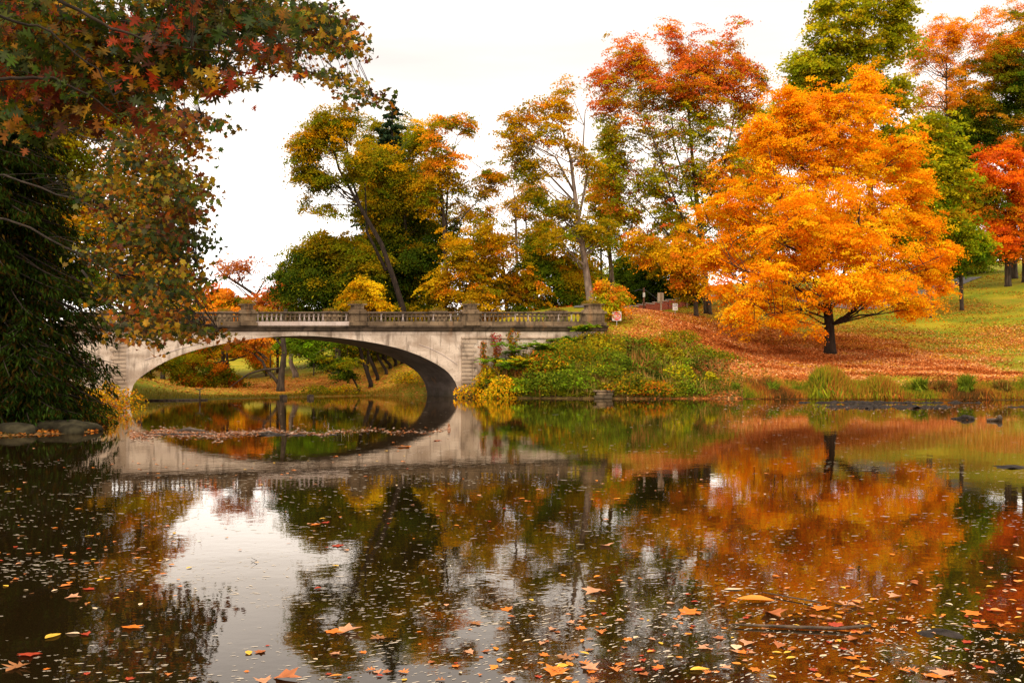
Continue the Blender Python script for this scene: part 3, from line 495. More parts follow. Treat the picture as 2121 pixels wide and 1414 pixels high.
tree('dark_tree', 'dark leaved tree trunk just inside the right edge beside the red maple', (2122, 136), [(2122, 556, .45), (2120, 480, .35), (2122, 380, .1)], [(2150, 420, 50, 60), (2160, 330, 50, 60)], RUST+GREEN, DKGREEN, 38, group=H_, dens=2.2)
tree('background_tree', 'shaded dark trunk glimpsed through the right boughs of the orange maple', (1812, 140), [(1812, 590, .6), (1812, 560, .5), (1810, 480, .3)], [(1790, 470, 80, 40), (1720, 500, 70, 45), (1650, 480, 70, 55), (1860, 500, 60, 40)], OLIVE+GREEN, DKGREEN+OLIVE, 39, group=H_, dens=2.0, sr=1.3, size=0.36, cover=0.4)
tree('background_tree', 'olive tree filling behind the left boughs of the orange maple', (1560, 135), [(1560, 620, .5), (1560, 500, .3)], [(1560, 440, 60, 60), (1520, 520, 60, 50), (1600, 540, 70, 45), (1570, 330, 50, 60), (1640, 300, 50, 50)], OLIVE+RUST, OLIVE+GREEN, 40, group=H_, dens=1.7, sr=1.2, size=0.34, cover=0.4)
tree('background_tree', 'olive and orange trees closing the hilltop between the yellow green tree and the red maple', (1985, 156), [(1985, 570, .4), (1985, 470, .2)], [(1930, 520, 55, 34), (1990, 430, 50, 50), (2030, 520, 50, 36), (1960, 555, 60, 18), (1890, 480, 50, 40), (1990, 300, 50, 60)], YELGRN+OLIVE+ORPALE, OLIVE+GREEN, 140, group=H_, dens=2.2, sr=1.1, size=.3, gap=-1)
tree('background_tree', 'gold and olive trees between the tall red topped maple and the orange maple', (1540, 118), [(1545, 640, .3), (1540, 480, .2)], [(1540, 330, 40, 50), (1500, 420, 50, 50), (1460, 520, 56, 40), (1400, 480, 50, 36), (1350, 420, 44, 34), (1590, 250, 34, 50)], GOLD+YELGRN+OLIVE, OLIVE+YELGRN, 141, group=G_, dens=1.6, sr=.8, size=.24, gap=-.3)
tree('dark_tree', 'tall dark green tree between the leaning golden tree and the orange tipped tree', (800, 113), [(800, 640, .3), (800, 400, .15)], [(790, 300, 34, 40), (780, 380, 44, 50), (810, 460, 56, 50), (790, 560, 60, 60), (830, 270, 30, 34)], OLIVE, DKGREEN+GREEN, 142, group=G_, dens=2.0, sr=.8, size=.24, gap=-.4)
# --- left, beyond the bridge
tree('bare_tree', 'leaning half bare pinkish tree against the sky left of the broad dark tree', (552, 112), [(548, 640, .4), (530, 612, .3), (505, 595, .22), (478, 578, .14), (452, 560, .05)],
     [(475, 550, 32, 22), (520, 550, 36, 24), (500, 590, 30, 12), (555, 585, 36, 28)], PINK, PINK+RUST[:1], 41, group=G_, dens=1.3, gap=0.0, sr=0.7, cover=0.3, size=0.2, nl=44, twigs=90, forks=[[(530, 612, .2, 0), (548, 580, .1, 1), (545, 540, .03, 1)], [(505, 595, .14, 0), (490, 560, .08, 1), (480, 530, .02, 1)]])
tree('red_orange_tree', 'low red orange round tree above the far parapet left of the first tall pier', (462, 106), [(462, 640, .25), (462, 620, .15)], [(450, 622, 36, 20), (485, 630, 26, 14), (425, 635, 24, 14)], RUST+RED+ORPALE, GREEN+RUST, 42, group=G_, dens=3, sr=0.7, gap=-0.8)
tree('pink_tree', 'reddish pink hazy low tree just left of the broad dark tree', (575, 108), [(575, 640, .2), (575, 620, .1)], [(560, 622, 38, 20), (590, 610, 18, 28), (530, 632, 24, 12)], PINK+RED[:2], PINK+RUST, 43, group=G_, dens=2.6, sr=0.7, gap=-0.5)
tree('grey_green_tree', 'thin grey green tree tip between the pinkish tree and the broad dark tree', (590, 116), [(590, 640, .2), (590, 560, .1)], [(592, 590, 16, 36), (588, 555, 10, 14)], [(0.12, 0.11, 0.05), (0.16, 0.13, 0.06)], [(0.09, 0.09, 0.04)], 44, group=G_, dens=1.8, sr=0.6, gap=-0.3)
tree('yellow_tree', 'yellow orange tree behind the left end of the bridge, seen through the near boughs', (285, 74), [(285, 640, .4), (285, 520, .3), (290, 380, .1)],
     [(250, 330, 55, 50), (300, 400, 60, 48), (235, 430, 65, 55), (310, 470, 60, 42), (250, 520, 70, 45), (330, 560, 58, 34), (210, 590, 85, 48), (320, 610, 60, 34), (280, 270, 45, 40), (370, 620, 36, 22)], YEL+ORPALE+GOLD, GOLD+YEL+OLIVE[2:], 45, dens=1.7, sr=0.8, gap=-0.25, size=0.2, nl=30, twigs=60)
tree('dark_tree', 'tall dark olive tree filling the far left behind the spruce', (60, 70), [(60, 660, .5), (60, 400, .3)], [(60, 120, 130, 90), (150, 250, 90, 90), (40, 300, 110, 110), (120, 420, 100, 90), (20, 520, 110, 100), (230, 190, 70, 70), (120, 600, 110, 60)], RUST[:2]+OLIVE*2+GOLD[2:3], OLIVE+GREEN+GOLD[2:], 46, dens=1.8, sr=1.1, size=0.26, gap=-0.35)
# --- seen through the arch
U_ = 'trees seen through the arch'
tree('rust_maple', 'broad rust and green tree at the water seen through the left of the arch', (470, 84), [(470, 805, .3), (472, 770, .25), (470, 730, .1)],
     [(395, 752, 36, 26), (440, 735, 46, 26), (495, 752, 44, 30), (420, 782, 44, 18), (480, 785, 46, 16), (510, 725, 36, 24), (380, 778, 26, 18), (450, 712, 40, 14)], RUST*2+ORPALE+OLIVE, RUST+OLIVE*2+GREEN, 51, group=U_, bark=BARKDARK, dens=2.3, sr=0.7, size=0.17, gap=-0.5, soft=0.8)
tree('small_tree', 'thin dark trunked tree nearest the left foot of the arch', (311, 82), [(311, 800, .14), (312, 770, .11), (314, 745, .06)], [(305, 748, 26, 12), (330, 738, 26, 12), (300, 765, 16, 8)], OLIVE, GREEN+OLIVE, 52, group=U_, bark=BARKDARK, dens=2.4, sr=0.5, size=0.15)
tree('broad_trunk_tree', 'paler trunk behind the thin dark tree at the left foot of the arch', (337, 98), [(337, 790, .3), (336, 755, .24), (335, 720, .16)], [(340, 725, 44, 16), (380, 715, 36, 14), (310, 735, 24, 12)], GOLD+OLIVE, OLIVE, 53, group=U_, dens=2.2, sr=0.8)
tree('sycamore_tree', 'thick mottled trunk with two crooked limbs reaching left under the arch', (581, 80), [(580, 800, .4), (584, 765, .33), (589, 730, .3), (585, 690, .26), (592, 640, .2)],
     [(503, 716, 26, 13), (530, 712, 22, 9), (480, 722, 18, 8)], RUST+ORPALE[:2]+PINK, RUST+OLIVE, 54, group=U_, bark=BARK, dens=2.4, sr=0.55, size=0.15, nl=10,
     forks=[[(578, 796, .26, 0), (566, 780, .24, 0), (550, 764, .22, 0), (544, 748, .18, 0), (530, 736, .14, 0), (514, 727, .08, 0)], [(580, 763, .18, 0), (545, 765, .16, -.3), (515, 774, .13, -.6), (492, 790, .09, -.8), (476, 802, .05, -1)], [(586, 720, .16, 0), (570, 700, .1, 0), (556, 686, .05, 0)]])
tree('green_tree', 'fresh green boughs hanging right of the mottled trunk under the arch', (612, 95), [(600, 790, .36), (602, 750, .3), (604, 710, .25)], [(612, 716, 40, 12, -12), (650, 705, 40, 12, -12), (628, 728, 28, 10, -12), (690, 706, 30, 10, -12)], GREEN+BRIGHTGRN[2:3], GREEN+BRIGHTGRN[:1], 55, group=U_, bark=BARKPALE, dens=2.8, sr=0.6, size=0.17, nl=10, gap=-0.6)
tree('slender_tree', 'slender yellow leaved tree standing left of the mottled trunk on the far lawn', (551, 104), [(551, 780, .12), (551, 740, .08)], [(545, 735, 26, 14), (562, 745, 16, 10), (530, 750, 16, 10)], YEL, YEL+YELGRN, 56, group=U_, dens=2.2, sr=0.6, size=0.18)
tree('small_tree', 'small dark crowned tree alone on the lawn under the crown of the arch', (679, 100), [(679, 775, .17), (677, 755, .12)], [(672, 748, 22, 8), (690, 742, 16, 7), (655, 752, 12, 5)], OLIVE+ORPALE[:1], GREEN+DKGREEN, 57, group=U_, bark=BARKDARK, dens=3, sr=0.5, size=0.17)
tree('leaning_tree', 'small dark flat topped tree leaning left at the water under the arch', (743, 80), [(741, 806, .12), (732, 785, .11), (722, 762, .09), (700, 742, .06), (668, 735, .03)], [(705, 782, 20, 6), (722, 776, 18, 6), (695, 756, 24, 6), (720, 748, 24, 7), (672, 738, 14, 5)], OLIVE+GREEN, DKGREEN+GREEN, 58, group=U_, bark=BARKDARK, dens=2.8, sr=0.4, size=0.15)
for q, (bx, tx, by, Y, r, lb) in enumerate([(768, 742, 812, 83, .24, 'thickest dark trunk leaning left, first of the row under the arch'), (782, 757, 805, 86, .2, 'dark leaning trunk second in the row under the arch'), (779, 765, 795, 90, .1, 'thinnest leaning trunk between the second and the middle of the row'),
        (800, 776, 792, 88, .18, 'dark leaning trunk in the middle of the row under the arch'), (808, 788, 788, 91, .2, 'dark leaning trunk fifth in the row under the arch'), (820, 800, 786, 92, .2, 'last leaning trunk of the row nearest the dark soffit')]):
    tree('leaning_tree', lb, (bx, Y), [((bx*2+tx)/3, by-25, r), ((bx+2*tx)/3, 742, r*.9), (tx, 705, r*.75), (tx-4, 660, r*.5)], [(tx+10, 712, 24, 7), (tx-8, 704, 28, 8), (tx-14, 690, 30, 12)], OLIVE+GOLD[3:], DKGREEN+OLIVE, 60+q, group=U_, bark=BARKDARK, dens=1.6, sr=0.6, size=0.17, nl=5, twigs=0)
tree('background_tree', 'yellow and orange trees massed far behind the lawn in the arch centre', (560, 150), [(560, 760, .4), (560, 730, .3)], [(300, 722, 50, 24), (350, 715, 50, 24), (400, 712, 50, 26), (450, 712, 50, 26), (510, 712, 50, 26), (560, 700, 50, 24), (620, 695, 50, 24), (540, 735, 45, 18), (590, 728, 40, 20), (640, 715, 44, 16), (480, 735, 50, 20), (700, 720, 40, 18)], YEL+ORPALE, OLIVE+GOLD, 70, group=U_, dens=2.8, sr=1.2, size=0.36, gap=-3)
tree('background_tree', 'rusty orange trees massed beyond the left half of the arch', (400, 110), [(400, 760, .3), (400, 700, .3)], [(330, 680, 60, 30), (420, 670, 70, 34), (520, 670, 60, 34), (280, 700, 50, 24), (490, 672, 50, 26, -8), (540, 690, 40, 22, -4), (310, 675, 50, 26, 6), (370, 690, 50, 24, -5)], RUST+ORPALE+GOLD, OLIVE+RUST, 72, group=U_, dens=2.4, sr=1.1, size=0.3, gap=-3)
tree('background_tree', 'green and gold trees massed beyond the crown of the arch', (650, 112), [(650, 750, .3), (650, 700, .3)], [(600, 675, 60, 26), (690, 670, 70, 28), (780, 680, 60, 34), (860, 690, 50, 40)], OLIVE+GOLD+GREEN, GREEN+OLIVE, 73, group=U_, dens=2.4, sr=1.1, size=0.3, gap=-3)
tree('background_tree', 'dark olive trees massed behind the row of leaning trunks', (800, 104), [(800, 760, .3), (800, 730, .3)], [(740, 716, 44, 14), (790, 718, 50, 16), (860, 742, 40, 20), (820, 708, 50, 20)], OLIVE+GOLD[3:]+GREEN, DKGREEN+OLIVE, 71, group=U_, dens=2.4, sr=0.9, size=0.26)

# --- conifers
def conifer(name, label, px, Y, ytop, ybot, wpx, seed, palette, dens=1.0, droop=0.5, nl=0.3, nw=0.06, step=0.5, cat='spruce', group=None, nb=9, base=None, needle_mat=None):
    rng = np.random.RandomState(seed); b = base if base is not None else ground_at(px, Y); root = empty(name, b, label, cat, group)
    top = W(px, ytop, Y); mb = MB(); mb.tube([b+np.array([0, 0, -0.3]), b*0.5+top*0.5, top], [0.028*(top[2]-b[2]), 0.015*(top[2]-b[2]), 0.02], 8)
    zb = W(px, ybot, Y)[2]; Hh = top[2]-zb; rmax = wpx*Y/F; PV = []; DV = []; cc = []
    z = zb
    while z < top[2]-0.2:
        f = (top[2]-z)/Hh; L = rmax*min(1, f**0.75*1.05)*1.0
        for k in range(nb):
            a = rng.uniform(0, 2*PI); l = L*rng.uniform(0.65, 1.12); dr = droop*rng.uniform(0.6, 1.3)
            s_ = np.linspace(0, 1, 8)[:, None]; d = np.array([math.cos(a), math.sin(a), 0])
            P = np.array([top[0], top[1], z+rng.uniform(-.3, .3)])+d*l*s_+np.array([0, 0, 1])*(0.10*l*s_-dr*l*s_**1.5*0.9+0.22*dr*l*s_**4)
            mb.tube(P, np.linspace(0.02+0.012*l, 0.008, 8), 4, False)
            m = int(l*70*dens); u = rng.uniform(0.12, 1, m)**0.8; ui = u*7; k0 = np.clip(ui.astype(int), 0, 6); fr = (ui-k0)[:, None]
            q = P[k0]*(1-fr)+P[k0+1]*fr; side = np.array([-math.sin(a), math.cos(a), 0]); sw = rng.normal(size=m)*0.17*l*(1-u*0.6)
            q = q+side*sw[:, None]; q[:, 2] -= np.abs(sw)*0.35+rng.uniform(0, 0.22, m)*droop*2
            dv = d*0.6+side*np.sign(sw)[:, None]*0.4+rng.normal(size=(m, 3))*0.3+np.array([0, 0, -0.9*droop*1.6]); PV.append(q); DV.append(dv)
        z += step*rng.uniform(0.7, 1.2)
    P = np.vstack(PV); D = unit(np.vstack(DV)); n = len(P)
    sh = np.array([(0, -0.5, 0), (nw/nl, -0.1, 0), (0, 0.5, 0), (-nw/nl, -0.1, 0)])
    V, Fc = place_leaves(sh, P, rng.normal(size=(n, 3)), nl*rng.uniform(0.6, 1.4, n), rng, D)
    pc = np.array(palette); col = pc[rng.randint(len(pc), size=n)]*rng.uniform(0.6, 1.3, (n, 1))
    mesh_arr('crown', V, Fc, needle_mat or NEEDLE, root, col=np.repeat(col, 4, 0)); mb.build('trunk', BARKDARK, root, smooth=True); return root
conifer('fir_tree', 'dark pointed fir rising behind the golden trees left of centre', 812, 108, 200, 640, 125, 80, [(0.02, 0.04, 0.018), (0.03, 0.05, 0.02)], 0.45, 0.3, 0.5, 0.1, 0.9, 'fir', None, 8)
SPR = [(0.010, 0.02, 0.003), (0.016, 0.03, 0.004), (0.022, 0.035, 0.004), (0.04, 0.022, 0.004)]
conifer('spruce_tree', 'large dark drooping spruce on the left shore', -30, 35.5, -260, 860, 276, 81, SPR, 1.15, 0.75, 0.24, 0.028, 0.36, 'spruce', None, 13, base=np.array([-19.4, 35.5, 0.5]))
conifer('spruce_tree', 'lower bushy spruce at the left water edge in front of the tall one', 45, 33.6, 640, 885, 140, 82, SPR+[(0.03, 0.06, 0.01)], 1.2, 0.6, 0.22, 0.026, 0.28, 'spruce', None, 12, base=np.array([-17.1, 33.6, 0.3]))

# --- near overhanging boughs, upper left
def overhang(name, label, trunk, boughs, blobs, shape, size, hi, lo, seed, per, sr, cat='tree', r=0.035, bark=BARKDARK, twn=400, nmul=1.25, string=.5):
    """near tree: boughs given as pixel polylines with depth; leaves hang in loose sprays"""
    rng = np.random.RandomState(seed); root = empty(name, trunk[0][0], label, cat)
    mb = MB(); mb.tube([q[0] for q in trunk], [q[1] for q in trunk], 12); pts = []
    for bo in boughs:
        P = np.array([W(a, b_, y) for a, b_, y in bo]); t_ = np.linspace(0, len(P)-1, len(P)*4); k0 = np.clip(t_.astype(int), 0, len(P)-2); fr = (t_-k0)[:, None]
        Q = P[k0]*(1-fr)+P[k0+1]*fr; Q[1:-1] += rng.normal(size=(len(Q)-2, 3))*0.012*np.linalg.norm(P[-1]-P[0])*0.3
        mb.tube(Q, np.linspace(r, r*0.2, len(Q)), 6); pts.append(Q)
    LP = np.vstack(pts); cen = []; dv = []
    for (px, py, rx, ry, Y, n) in blobs:
        n = int(n*nmul)
        u = rng.normal(size=(n, 3)); u = unit(u)*(rng.uniform(0, 1, (n, 1))**0.4)
        cen.append(np.array([W(px+rx*a, py+ry*c, Y*(1+0.16*b_)) for a, b_, c in u]))
    cen = np.vstack(cen)
    if twn:
        for q in cen[rng.choice(len(cen), min(twn, len(cen)), replace=False)]:
            k = int(np.argmin(((LP-q)**2).sum(1)+(LP[:, 2] < q[2]-0.2)*0.3)); a = LP[k]
            mb.tube(bez(a, (a+q)/2+np.array([0, 0, 0.12*np.linalg.norm(a-q)])+rng.normal(size=3)*0.03, q, 5), np.linspace(r*0.3, r*0.08, 5), 4, False)
    idx = np.repeat(np.arange(len(cen)), per); n = len(idx)
    sd = unit(np.column_stack([np.abs(rng.normal(size=len(cen)))+.6, rng.normal(size=len(cen))*.9, -.22+.22*rng.normal(size=len(cen))]))[idx]
    t_ = rng.uniform(-1, 1, (n, 1))*string; P = cen[idx]+sd*t_+rng.normal(size=(n, 3))*np.array([sr, sr*1.2, sr*0.7]); P[:, 2] -= 0.3*sr+.12*t_[:, 0]**2/string
    Nn = rng.normal(size=(n, 3))*0.8+np.array([0, -0.6, 0.5]); ax = rng.normal(size=(n, 3))*0.75+np.array([0, 0, -0.75])
    S = size*rng.uniform(0.5, 1.3, n); V, Fc = place_leaves(shape, P, Nn, S, rng, ax)
    mk = (waves(cen, 2.2/sr*0.25, seed)+rng.normal(size=len(cen))*0.5) > 0
    sc = np.where(mk[:, None], np.array(hi)[rng.randint(len(hi), size=len(cen))], np.array(lo)[rng.randint(len(lo), size=len(cen))])
    col = np.clip(sc[idx]*rng.uniform(0.5, 1.4, (n, 1))*(1+rng.normal(size=(n, 3))*0.14), 0.003, 0.9)
    
    for q in range(len(cen)):
        d_ = sd[q*per]; c_ = cen[q]; mb.tube([c_-d_*string, c_, c_+d_*string+np.array([0, 0, -.12*string])], [r*.12, r*.1, r*.05], 4, False)
    mb.build('trunk', bark, root, smooth=True)
    cv = np.repeat(col, len(shape), 0)*rng.uniform(0.7, 1.3, (n*len(shape), 1)); mesh_arr('crown', V, Fc, LEAFNEAR, root, col=np.clip(cv, 0.002, 0.9)); return root
MPG = [(0.05, 0.075, 0.006), (0.10, 0.11, 0.008), (0.035, 0.05, 0.006), (0.2, 0.16, 0.008), (0.36, 0.22, 0.008)]  # hanging leaf colours carry painted shade, darker than open sky leaves them
MPR = [(0.14, 0.03, 0.005), (0.28, 0.08, 0.006), (0.06, 0.06, 0.005), (0.46, 0.18, 0.008), (0.40, 0.22, 0.008)]
trunkA = [(np.array([-17.5, 23, 0.2]), .42), (np.array([-16.5, 23, 4]), .34), (np.array([-15.2, 22.5, 9]), .26), (np.array([-14.0, 22, 14]), .16)]
overhang('sweetgum_tree', 'near tree whose star leaved red and green boughs hang down over the bridge at left', trunkA,
    [[(-300, 300, 22.4), (-60, 240, 22), (120, 260, 21.5), (260, 330, 21), (380, 400, 20.5)], [(-250, 380, 22.4), (0, 360, 22), (180, 420, 21), (330, 520, 20), (420, 560, 20)], [(-250, 400, 22.4), (60, 470, 21.5), (230, 560, 20.5), (330, 640, 20), (450, 680, 19.5)],
     [(-200, 100, 22), (60, 120, 21.5), (260, 170, 21), (420, 245, 20.5)], [(345, 400, 20.5), (344, 500, 20.4), (325, 620, 20.3)], [(170, 560, 20.5), (215, 620, 20), (290, 690, 19.6)], [(-180, 0, 22), (100, 40, 21), (300, 60, 21), (520, 60, 20.5), (700, 90, 20.2)], [(470, 70, 20.5), (600, 130, 20.3), (680, 165, 20.2), (775, 205, 20)]],
    [(360, 255, 62, 34, 20.5, 60), (300, 310, 80, 50, 21, 90), (345, 370, 55, 40, 20.5, 60), (360, 420, 52, 40, 20.5, 62), (330, 480, 66, 38, 20.5, 70), (345, 540, 55, 36, 20.3, 58), (330, 600, 66, 34, 20.3, 48), (315, 650, 78, 20, 20, 34), (370, 678, 62, 16, 19.7, 24), (290, 690, 36, 18, 19.6, 18), (430, 688, 22, 10, 19.6, 7),
     (410, 395, 18, 14, 20.5, 9), (405, 450, 18, 16, 20.5, 9), (410, 500, 14, 12, 20.5, 7), (400, 570, 22, 12, 20.3, 9), (430, 250, 22, 9, 20.5, 7), (400, 300, 16, 10, 20.5, 6), (390, 610, 14, 12, 20, 6), (225, 400, 60, 80, 21.5, 42), (215, 520, 50, 60, 21, 22), (255, 600, 45, 36, 21, 18),
     (650, 35, 55, 34, 20.5, 70), (700, 70, 26, 34, 20.3, 34), (560, 30, 60, 34, 20.5, 50), (640, 90, 40, 26, 20.3, 26), (655, 150, 24, 10, 20.2, 8), (705, 165, 22, 10, 20.2, 7), (745, 190, 22, 12, 20, 9), (768, 205, 12, 8, 20, 5), (720, 105, 14, 8, 20.2, 4), (430, 60, 80, 50, 20.8, 60), (330, 150, 80, 60, 21, 70)],
    MAPLE, 0.155, [tuple(v*.8 for v in c) for c in MPR], [tuple(v*.85 for v in c) for c in MPG], 90, 15, 0.1, 'tree', 0.028, twn=1000, nmul=1.0)  # palettes dimmed further as part of the painted shade
trunkB = [(np.array([-7.5, 6.5, 0.6]), .3), (np.array([-7.2, 6.8, 3]), .25), (np.array([-6.6, 7.2, 6]), .18), (np.array([-6.0, 7.6, 8]), .1)]
overhang('oak_tree', 'nearest oak whose large lobed green and red leaves fill the upper left corner', trunkB,
    [[(-300, -60, 7.0), (-20, 30, 7.1), (90, 60, 7.2), (210, 150, 7.3), (250, 230, 7.4)], [(0, 165, 7.1), (110, 160, 7.2), (190, 200, 7.3), (270, 265, 7.4)], [(120, 0, 7.1), (230, 60, 7.2), (340, 95, 7.3), (480, 110, 7.4)],
     [(-800, 100, 7.6), (-200, 40, 8), (60, 60, 8.2), (200, 130, 8.4), (330, 230, 8.6)], [(-700, 0, 7.6), (-100, -30, 8), (150, 20, 8), (300, 60, 8.2), (450, 120, 8.4)], [(-600, -100, 7.8), (100, -60, 8), (350, 0, 8.2), (560, 60, 8.4)], [(-700, 200, 7.6), (-100, 180, 8), (80, 180, 8.2), (180, 280, 8.4)], [(-500, 150, 8), (0, 110, 8.4), (160, 160, 8.6), (250, 240, 8.8)]],
    [(60, 60, 120, 70, 8.4, 46), (200, 60, 120, 70, 8.5, 46), (330, 70, 110, 60, 8.5, 42), (100, 160, 130, 60, 8.4, 44), (240, 160, 110, 60, 8.6, 36), (440, 40, 90, 50, 8.4, 32), (375, 130, 50, 40, 8.4, 15), (455, 160, 32, 28, 8.3, 9), (560, 90, 28, 46, 8.3, 13), (540, 30, 60, 30, 8.4, 16), (30, 240, 60, 36, 8.2, 10), (290, 220, 40, 24, 8.5, 7), (150, 235, 50, 30, 8.5, 9), (30, -40, 200, 60, 8, 30), (400, -40, 200, 50, 8.2, 30)],
    OAK, 0.12, [(0.03, 0.05, 0.005), (0.055, 0.075, 0.007), (0.025, 0.035, 0.005), (0.08, 0.085, 0.007), (0.2, 0.12, 0.006)], [(0.07, 0.02, 0.004), (0.035, 0.05, 0.005), (0.24, 0.09, 0.006), (0.16, 0.03, 0.005), (0.28, 0.035, 0.005), (0.4, 0.19, 0.006), (0.05, 0.07, 0.005)], 91, 13, 0.085, 'tree', 0.014, twn=520, nmul=1.25, string=.2)  # oak leaf colours darkened in place of real shade

# ------------------------------------------------------------------ bridge
PL = [W(-60, 0, 58)[:2], W(130, 0, 58.5)[:2], W(265, 0, 61.0)[:2], W(953, 0, 74.0)[:2], W(1250, 0, 80.0)[:2], W(1400, 0, 83)[:2]]
def bxy(px):
    d = np.array([(px-CX)/F, 1.0])
    for k in range(len(PL)-1):
        a, b = PL[k], PL[k+1]; M = np.array([d, -(b-a)]).T
        s_, t_ = np.linalg.solve(M, a)
        if -1e-6 <= t_ <= 1+1e-6: return d*s_
    return d*PL[-1][1]
def bp(px, py, out=0.0, back=0.0):
    q = bxy(px); z = CH-(py-HOR)*q[1]/F
    return np.array([q[0]+BN[0]*(out)-BN[0]*back, q[1]+BN[1]*out-BN[1]*back, z])
dirb = (PL[3]-PL[2])/np.linalg.norm(PL[3]-PL[2]); BN = np.array([dirb[1], -dirb[0]])      # towards the camera side
if BN[1] > 0: BN = -BN
WB = 5.2
def yaw(): return math.atan2(dirb[1], dirb[0])
AR = [(265, 900), (267, 845), (271, 815), (276.5, 797), (284, 787), (293, 779.5), (309, 768), (326, 757.6), (342, 749), (359, 741), (375, 734.5), (392, 728.8), (408, 724), (425, 719.6), (458, 712.5), (491, 706.5), (524, 701.5), (557, 698), (590, 695.8), (623, 694.9), (656, 695.8), (689, 698.5), (722, 702), (755, 706.4), (788, 712.3), (821, 720), (838, 725), (854, 730.5), (871, 737), (887, 744.7), (904, 753.5), (920, 764), (929, 771.5), (936.5, 780.7), (943, 791), (946.5, 800), (949.5, 812), (951, 830), (953, 900)]
ARx = [a for a, b in AR]; ARy = [b for a, b in AR]
bridge = empty('stone_bridge', (float(bxy(610)[0]), float(bxy(610)[1]), 0), 'pale arched stone bridge with balustrade spanning the pond', 'bridge')
xs = sorted(set(list(np.arange(130, 265, 15))+ARx+[279, 288, 300, 317, 350, 440, 475, 508, 540, 573, 606, 640, 672, 705, 738, 771, 804, 862, 896, 912, 925, 940]+list(np.arange(960, 1251, 15))+[1250]))
def bot(px):
    if px <= 265 or px >= 953: return None
    return float(np.interp(px, ARx, ARy))
fr = MB(); sf = MB(); rows = []
for px in xs:
    q = bot(px); top = bp(px, 676); zb = -1.2 if q is None else max(-1.2, bp(px, q)[2]); rows.append((bp(px, 676), np.array([top[0], top[1], zb])))
off = np.array([-BN[0]*WB, -BN[1]*WB, 0])
for k in range(len(rows)-1):
    (t0, b_0), (t1, b1) = rows[k], rows[k+1]; NS = 6
    for s_ in range(NS):
        l0, l1 = s_/NS, (s_+1)/NS
        fr.add([b_0*(1-l0)+t0*l0, b1*(1-l0)+t1*l0, b1*(1-l1)+t1*l1, b_0*(1-l1)+t0*l1], [(0, 1, 2, 3)])
    fr.add([b_0+off, b1+off, t1+off, t0+off], [(3, 2, 1, 0)])
    fr.add([t0, t1, t1+off, t0+off], [(0, 1, 2, 3)])
    sf.add([b_0+np.array([BN[0]*-.02, BN[1]*-.02, -0.002]), b1+np.array([BN[0]*-.02, BN[1]*-.02, -0.002]), b1+off, b_0+off], [(0, 3, 2, 1)])
fr.add([rows[0][0], rows[0][1], rows[0][1]+off, rows[0][0]+off], [(0, 1, 2, 3)]); fr.add([rows[-1][0], rows[-1][1], rows[-1][1]+off, rows[-1][0]+off], [(3, 2, 1, 0)])
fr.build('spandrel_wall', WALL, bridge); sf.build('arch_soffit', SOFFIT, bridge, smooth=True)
def sweep(px0, px1, prof, mb, back=0.0, stp=12):
    """prof: closed list of (out metres, py) swept along the bridge front"""
    n = max(2, int((px1-px0)/stp)+1); P_ = np.linspace(px0, px1, n)
    br = [p for p in (265, 953) if px0 < p < px1]; P_ = np.array(sorted(list(P_)+br)); n = len(P_); m = len(prof); vs = []
    for p in P_:
        for o_, y in prof: vs.append(bp(p, y, o_, back))
    fs = [(i_*m+k, i_*m+(k+1) % m, (i_+1)*m+(k+1) % m, (i_+1)*m+k) for i_ in range(n-1) for k in range(m)]
    fs += [tuple(range(m-1, -1, -1)), tuple((n-1)*m+k for k in range(m))]
    mb.add(vs, fs)
cornice_prof = [(-0.3, 674.5), (0.30, 674.5), (0.30, 677.5), (0.22, 678.8), (0.16, 681), (0.16, 683), (0.06, 686.5), (-0.3, 686.5)]
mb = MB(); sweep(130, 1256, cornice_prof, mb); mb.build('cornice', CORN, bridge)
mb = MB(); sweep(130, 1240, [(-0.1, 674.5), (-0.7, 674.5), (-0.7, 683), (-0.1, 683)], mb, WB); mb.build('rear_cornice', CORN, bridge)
mb = MB(); sweep(955, 1246, [(-0.1, 697.5), (0.09, 697.5), (0.12, 700), (0.05, 702.5), (-0.1, 702.5)], mb); mb.build('string_moulding', WING, bridge)
mb = MB()
sweep(130, 262, [(-0.1, 697.5), (0.09, 697.5), (0.12, 700), (0.05, 702.5), (-0.1, 702.5)], mb); mb.build('string_moulding', WING, bridge)
mb = MB(); sweep(300, 952, [(-0.1, 691.3), (0.03, 691.3), (0.03, 692.2), (-0.1, 692.2)], mb); mb.build('panel_moulding', WALL, bridge)
# raised arch rib (thin extrados line)
mb = MB()
rp = [(300, 744.5), (330, 735), (370, 722), (410, 712), (440, 706)]; mb.tube([bp(a, b, 0.0) for a, b in rp], [0.04]*len(rp), 5); mb.build('rib_moulding', PALESTONE, bridge); mb = MB()
rp = [(868, 713), (890, 721), (915, 733), (948, 755)]; mb.tube([bp(a, b, 0.0) for a, b in rp], [0.04]*len(rp), 5); mb.build('rib_moulding', PALESTONE, bridge)
# quoined pilasters
for x0, x1 in ((955, 986), (229, 261)):
    mb = MB(); y = 704.0; k = 0
    while y < 815:
        hgt = 7.6; xe = x1 if k % 2 == 0 else x1-6
        sweep(x0 if x0 > 900 else x0+(0 if k % 2 == 0 else 6), xe if x0 > 900 else x1, [(-0.1, y), (0.11, y+0.3), (0.11, y+hgt-0.9), (-0.1, y+hgt-0.6)], mb, 0, 40); y += hgt+0.7; k += 1
    mb.build('quoin_pilaster', WING, bridge)
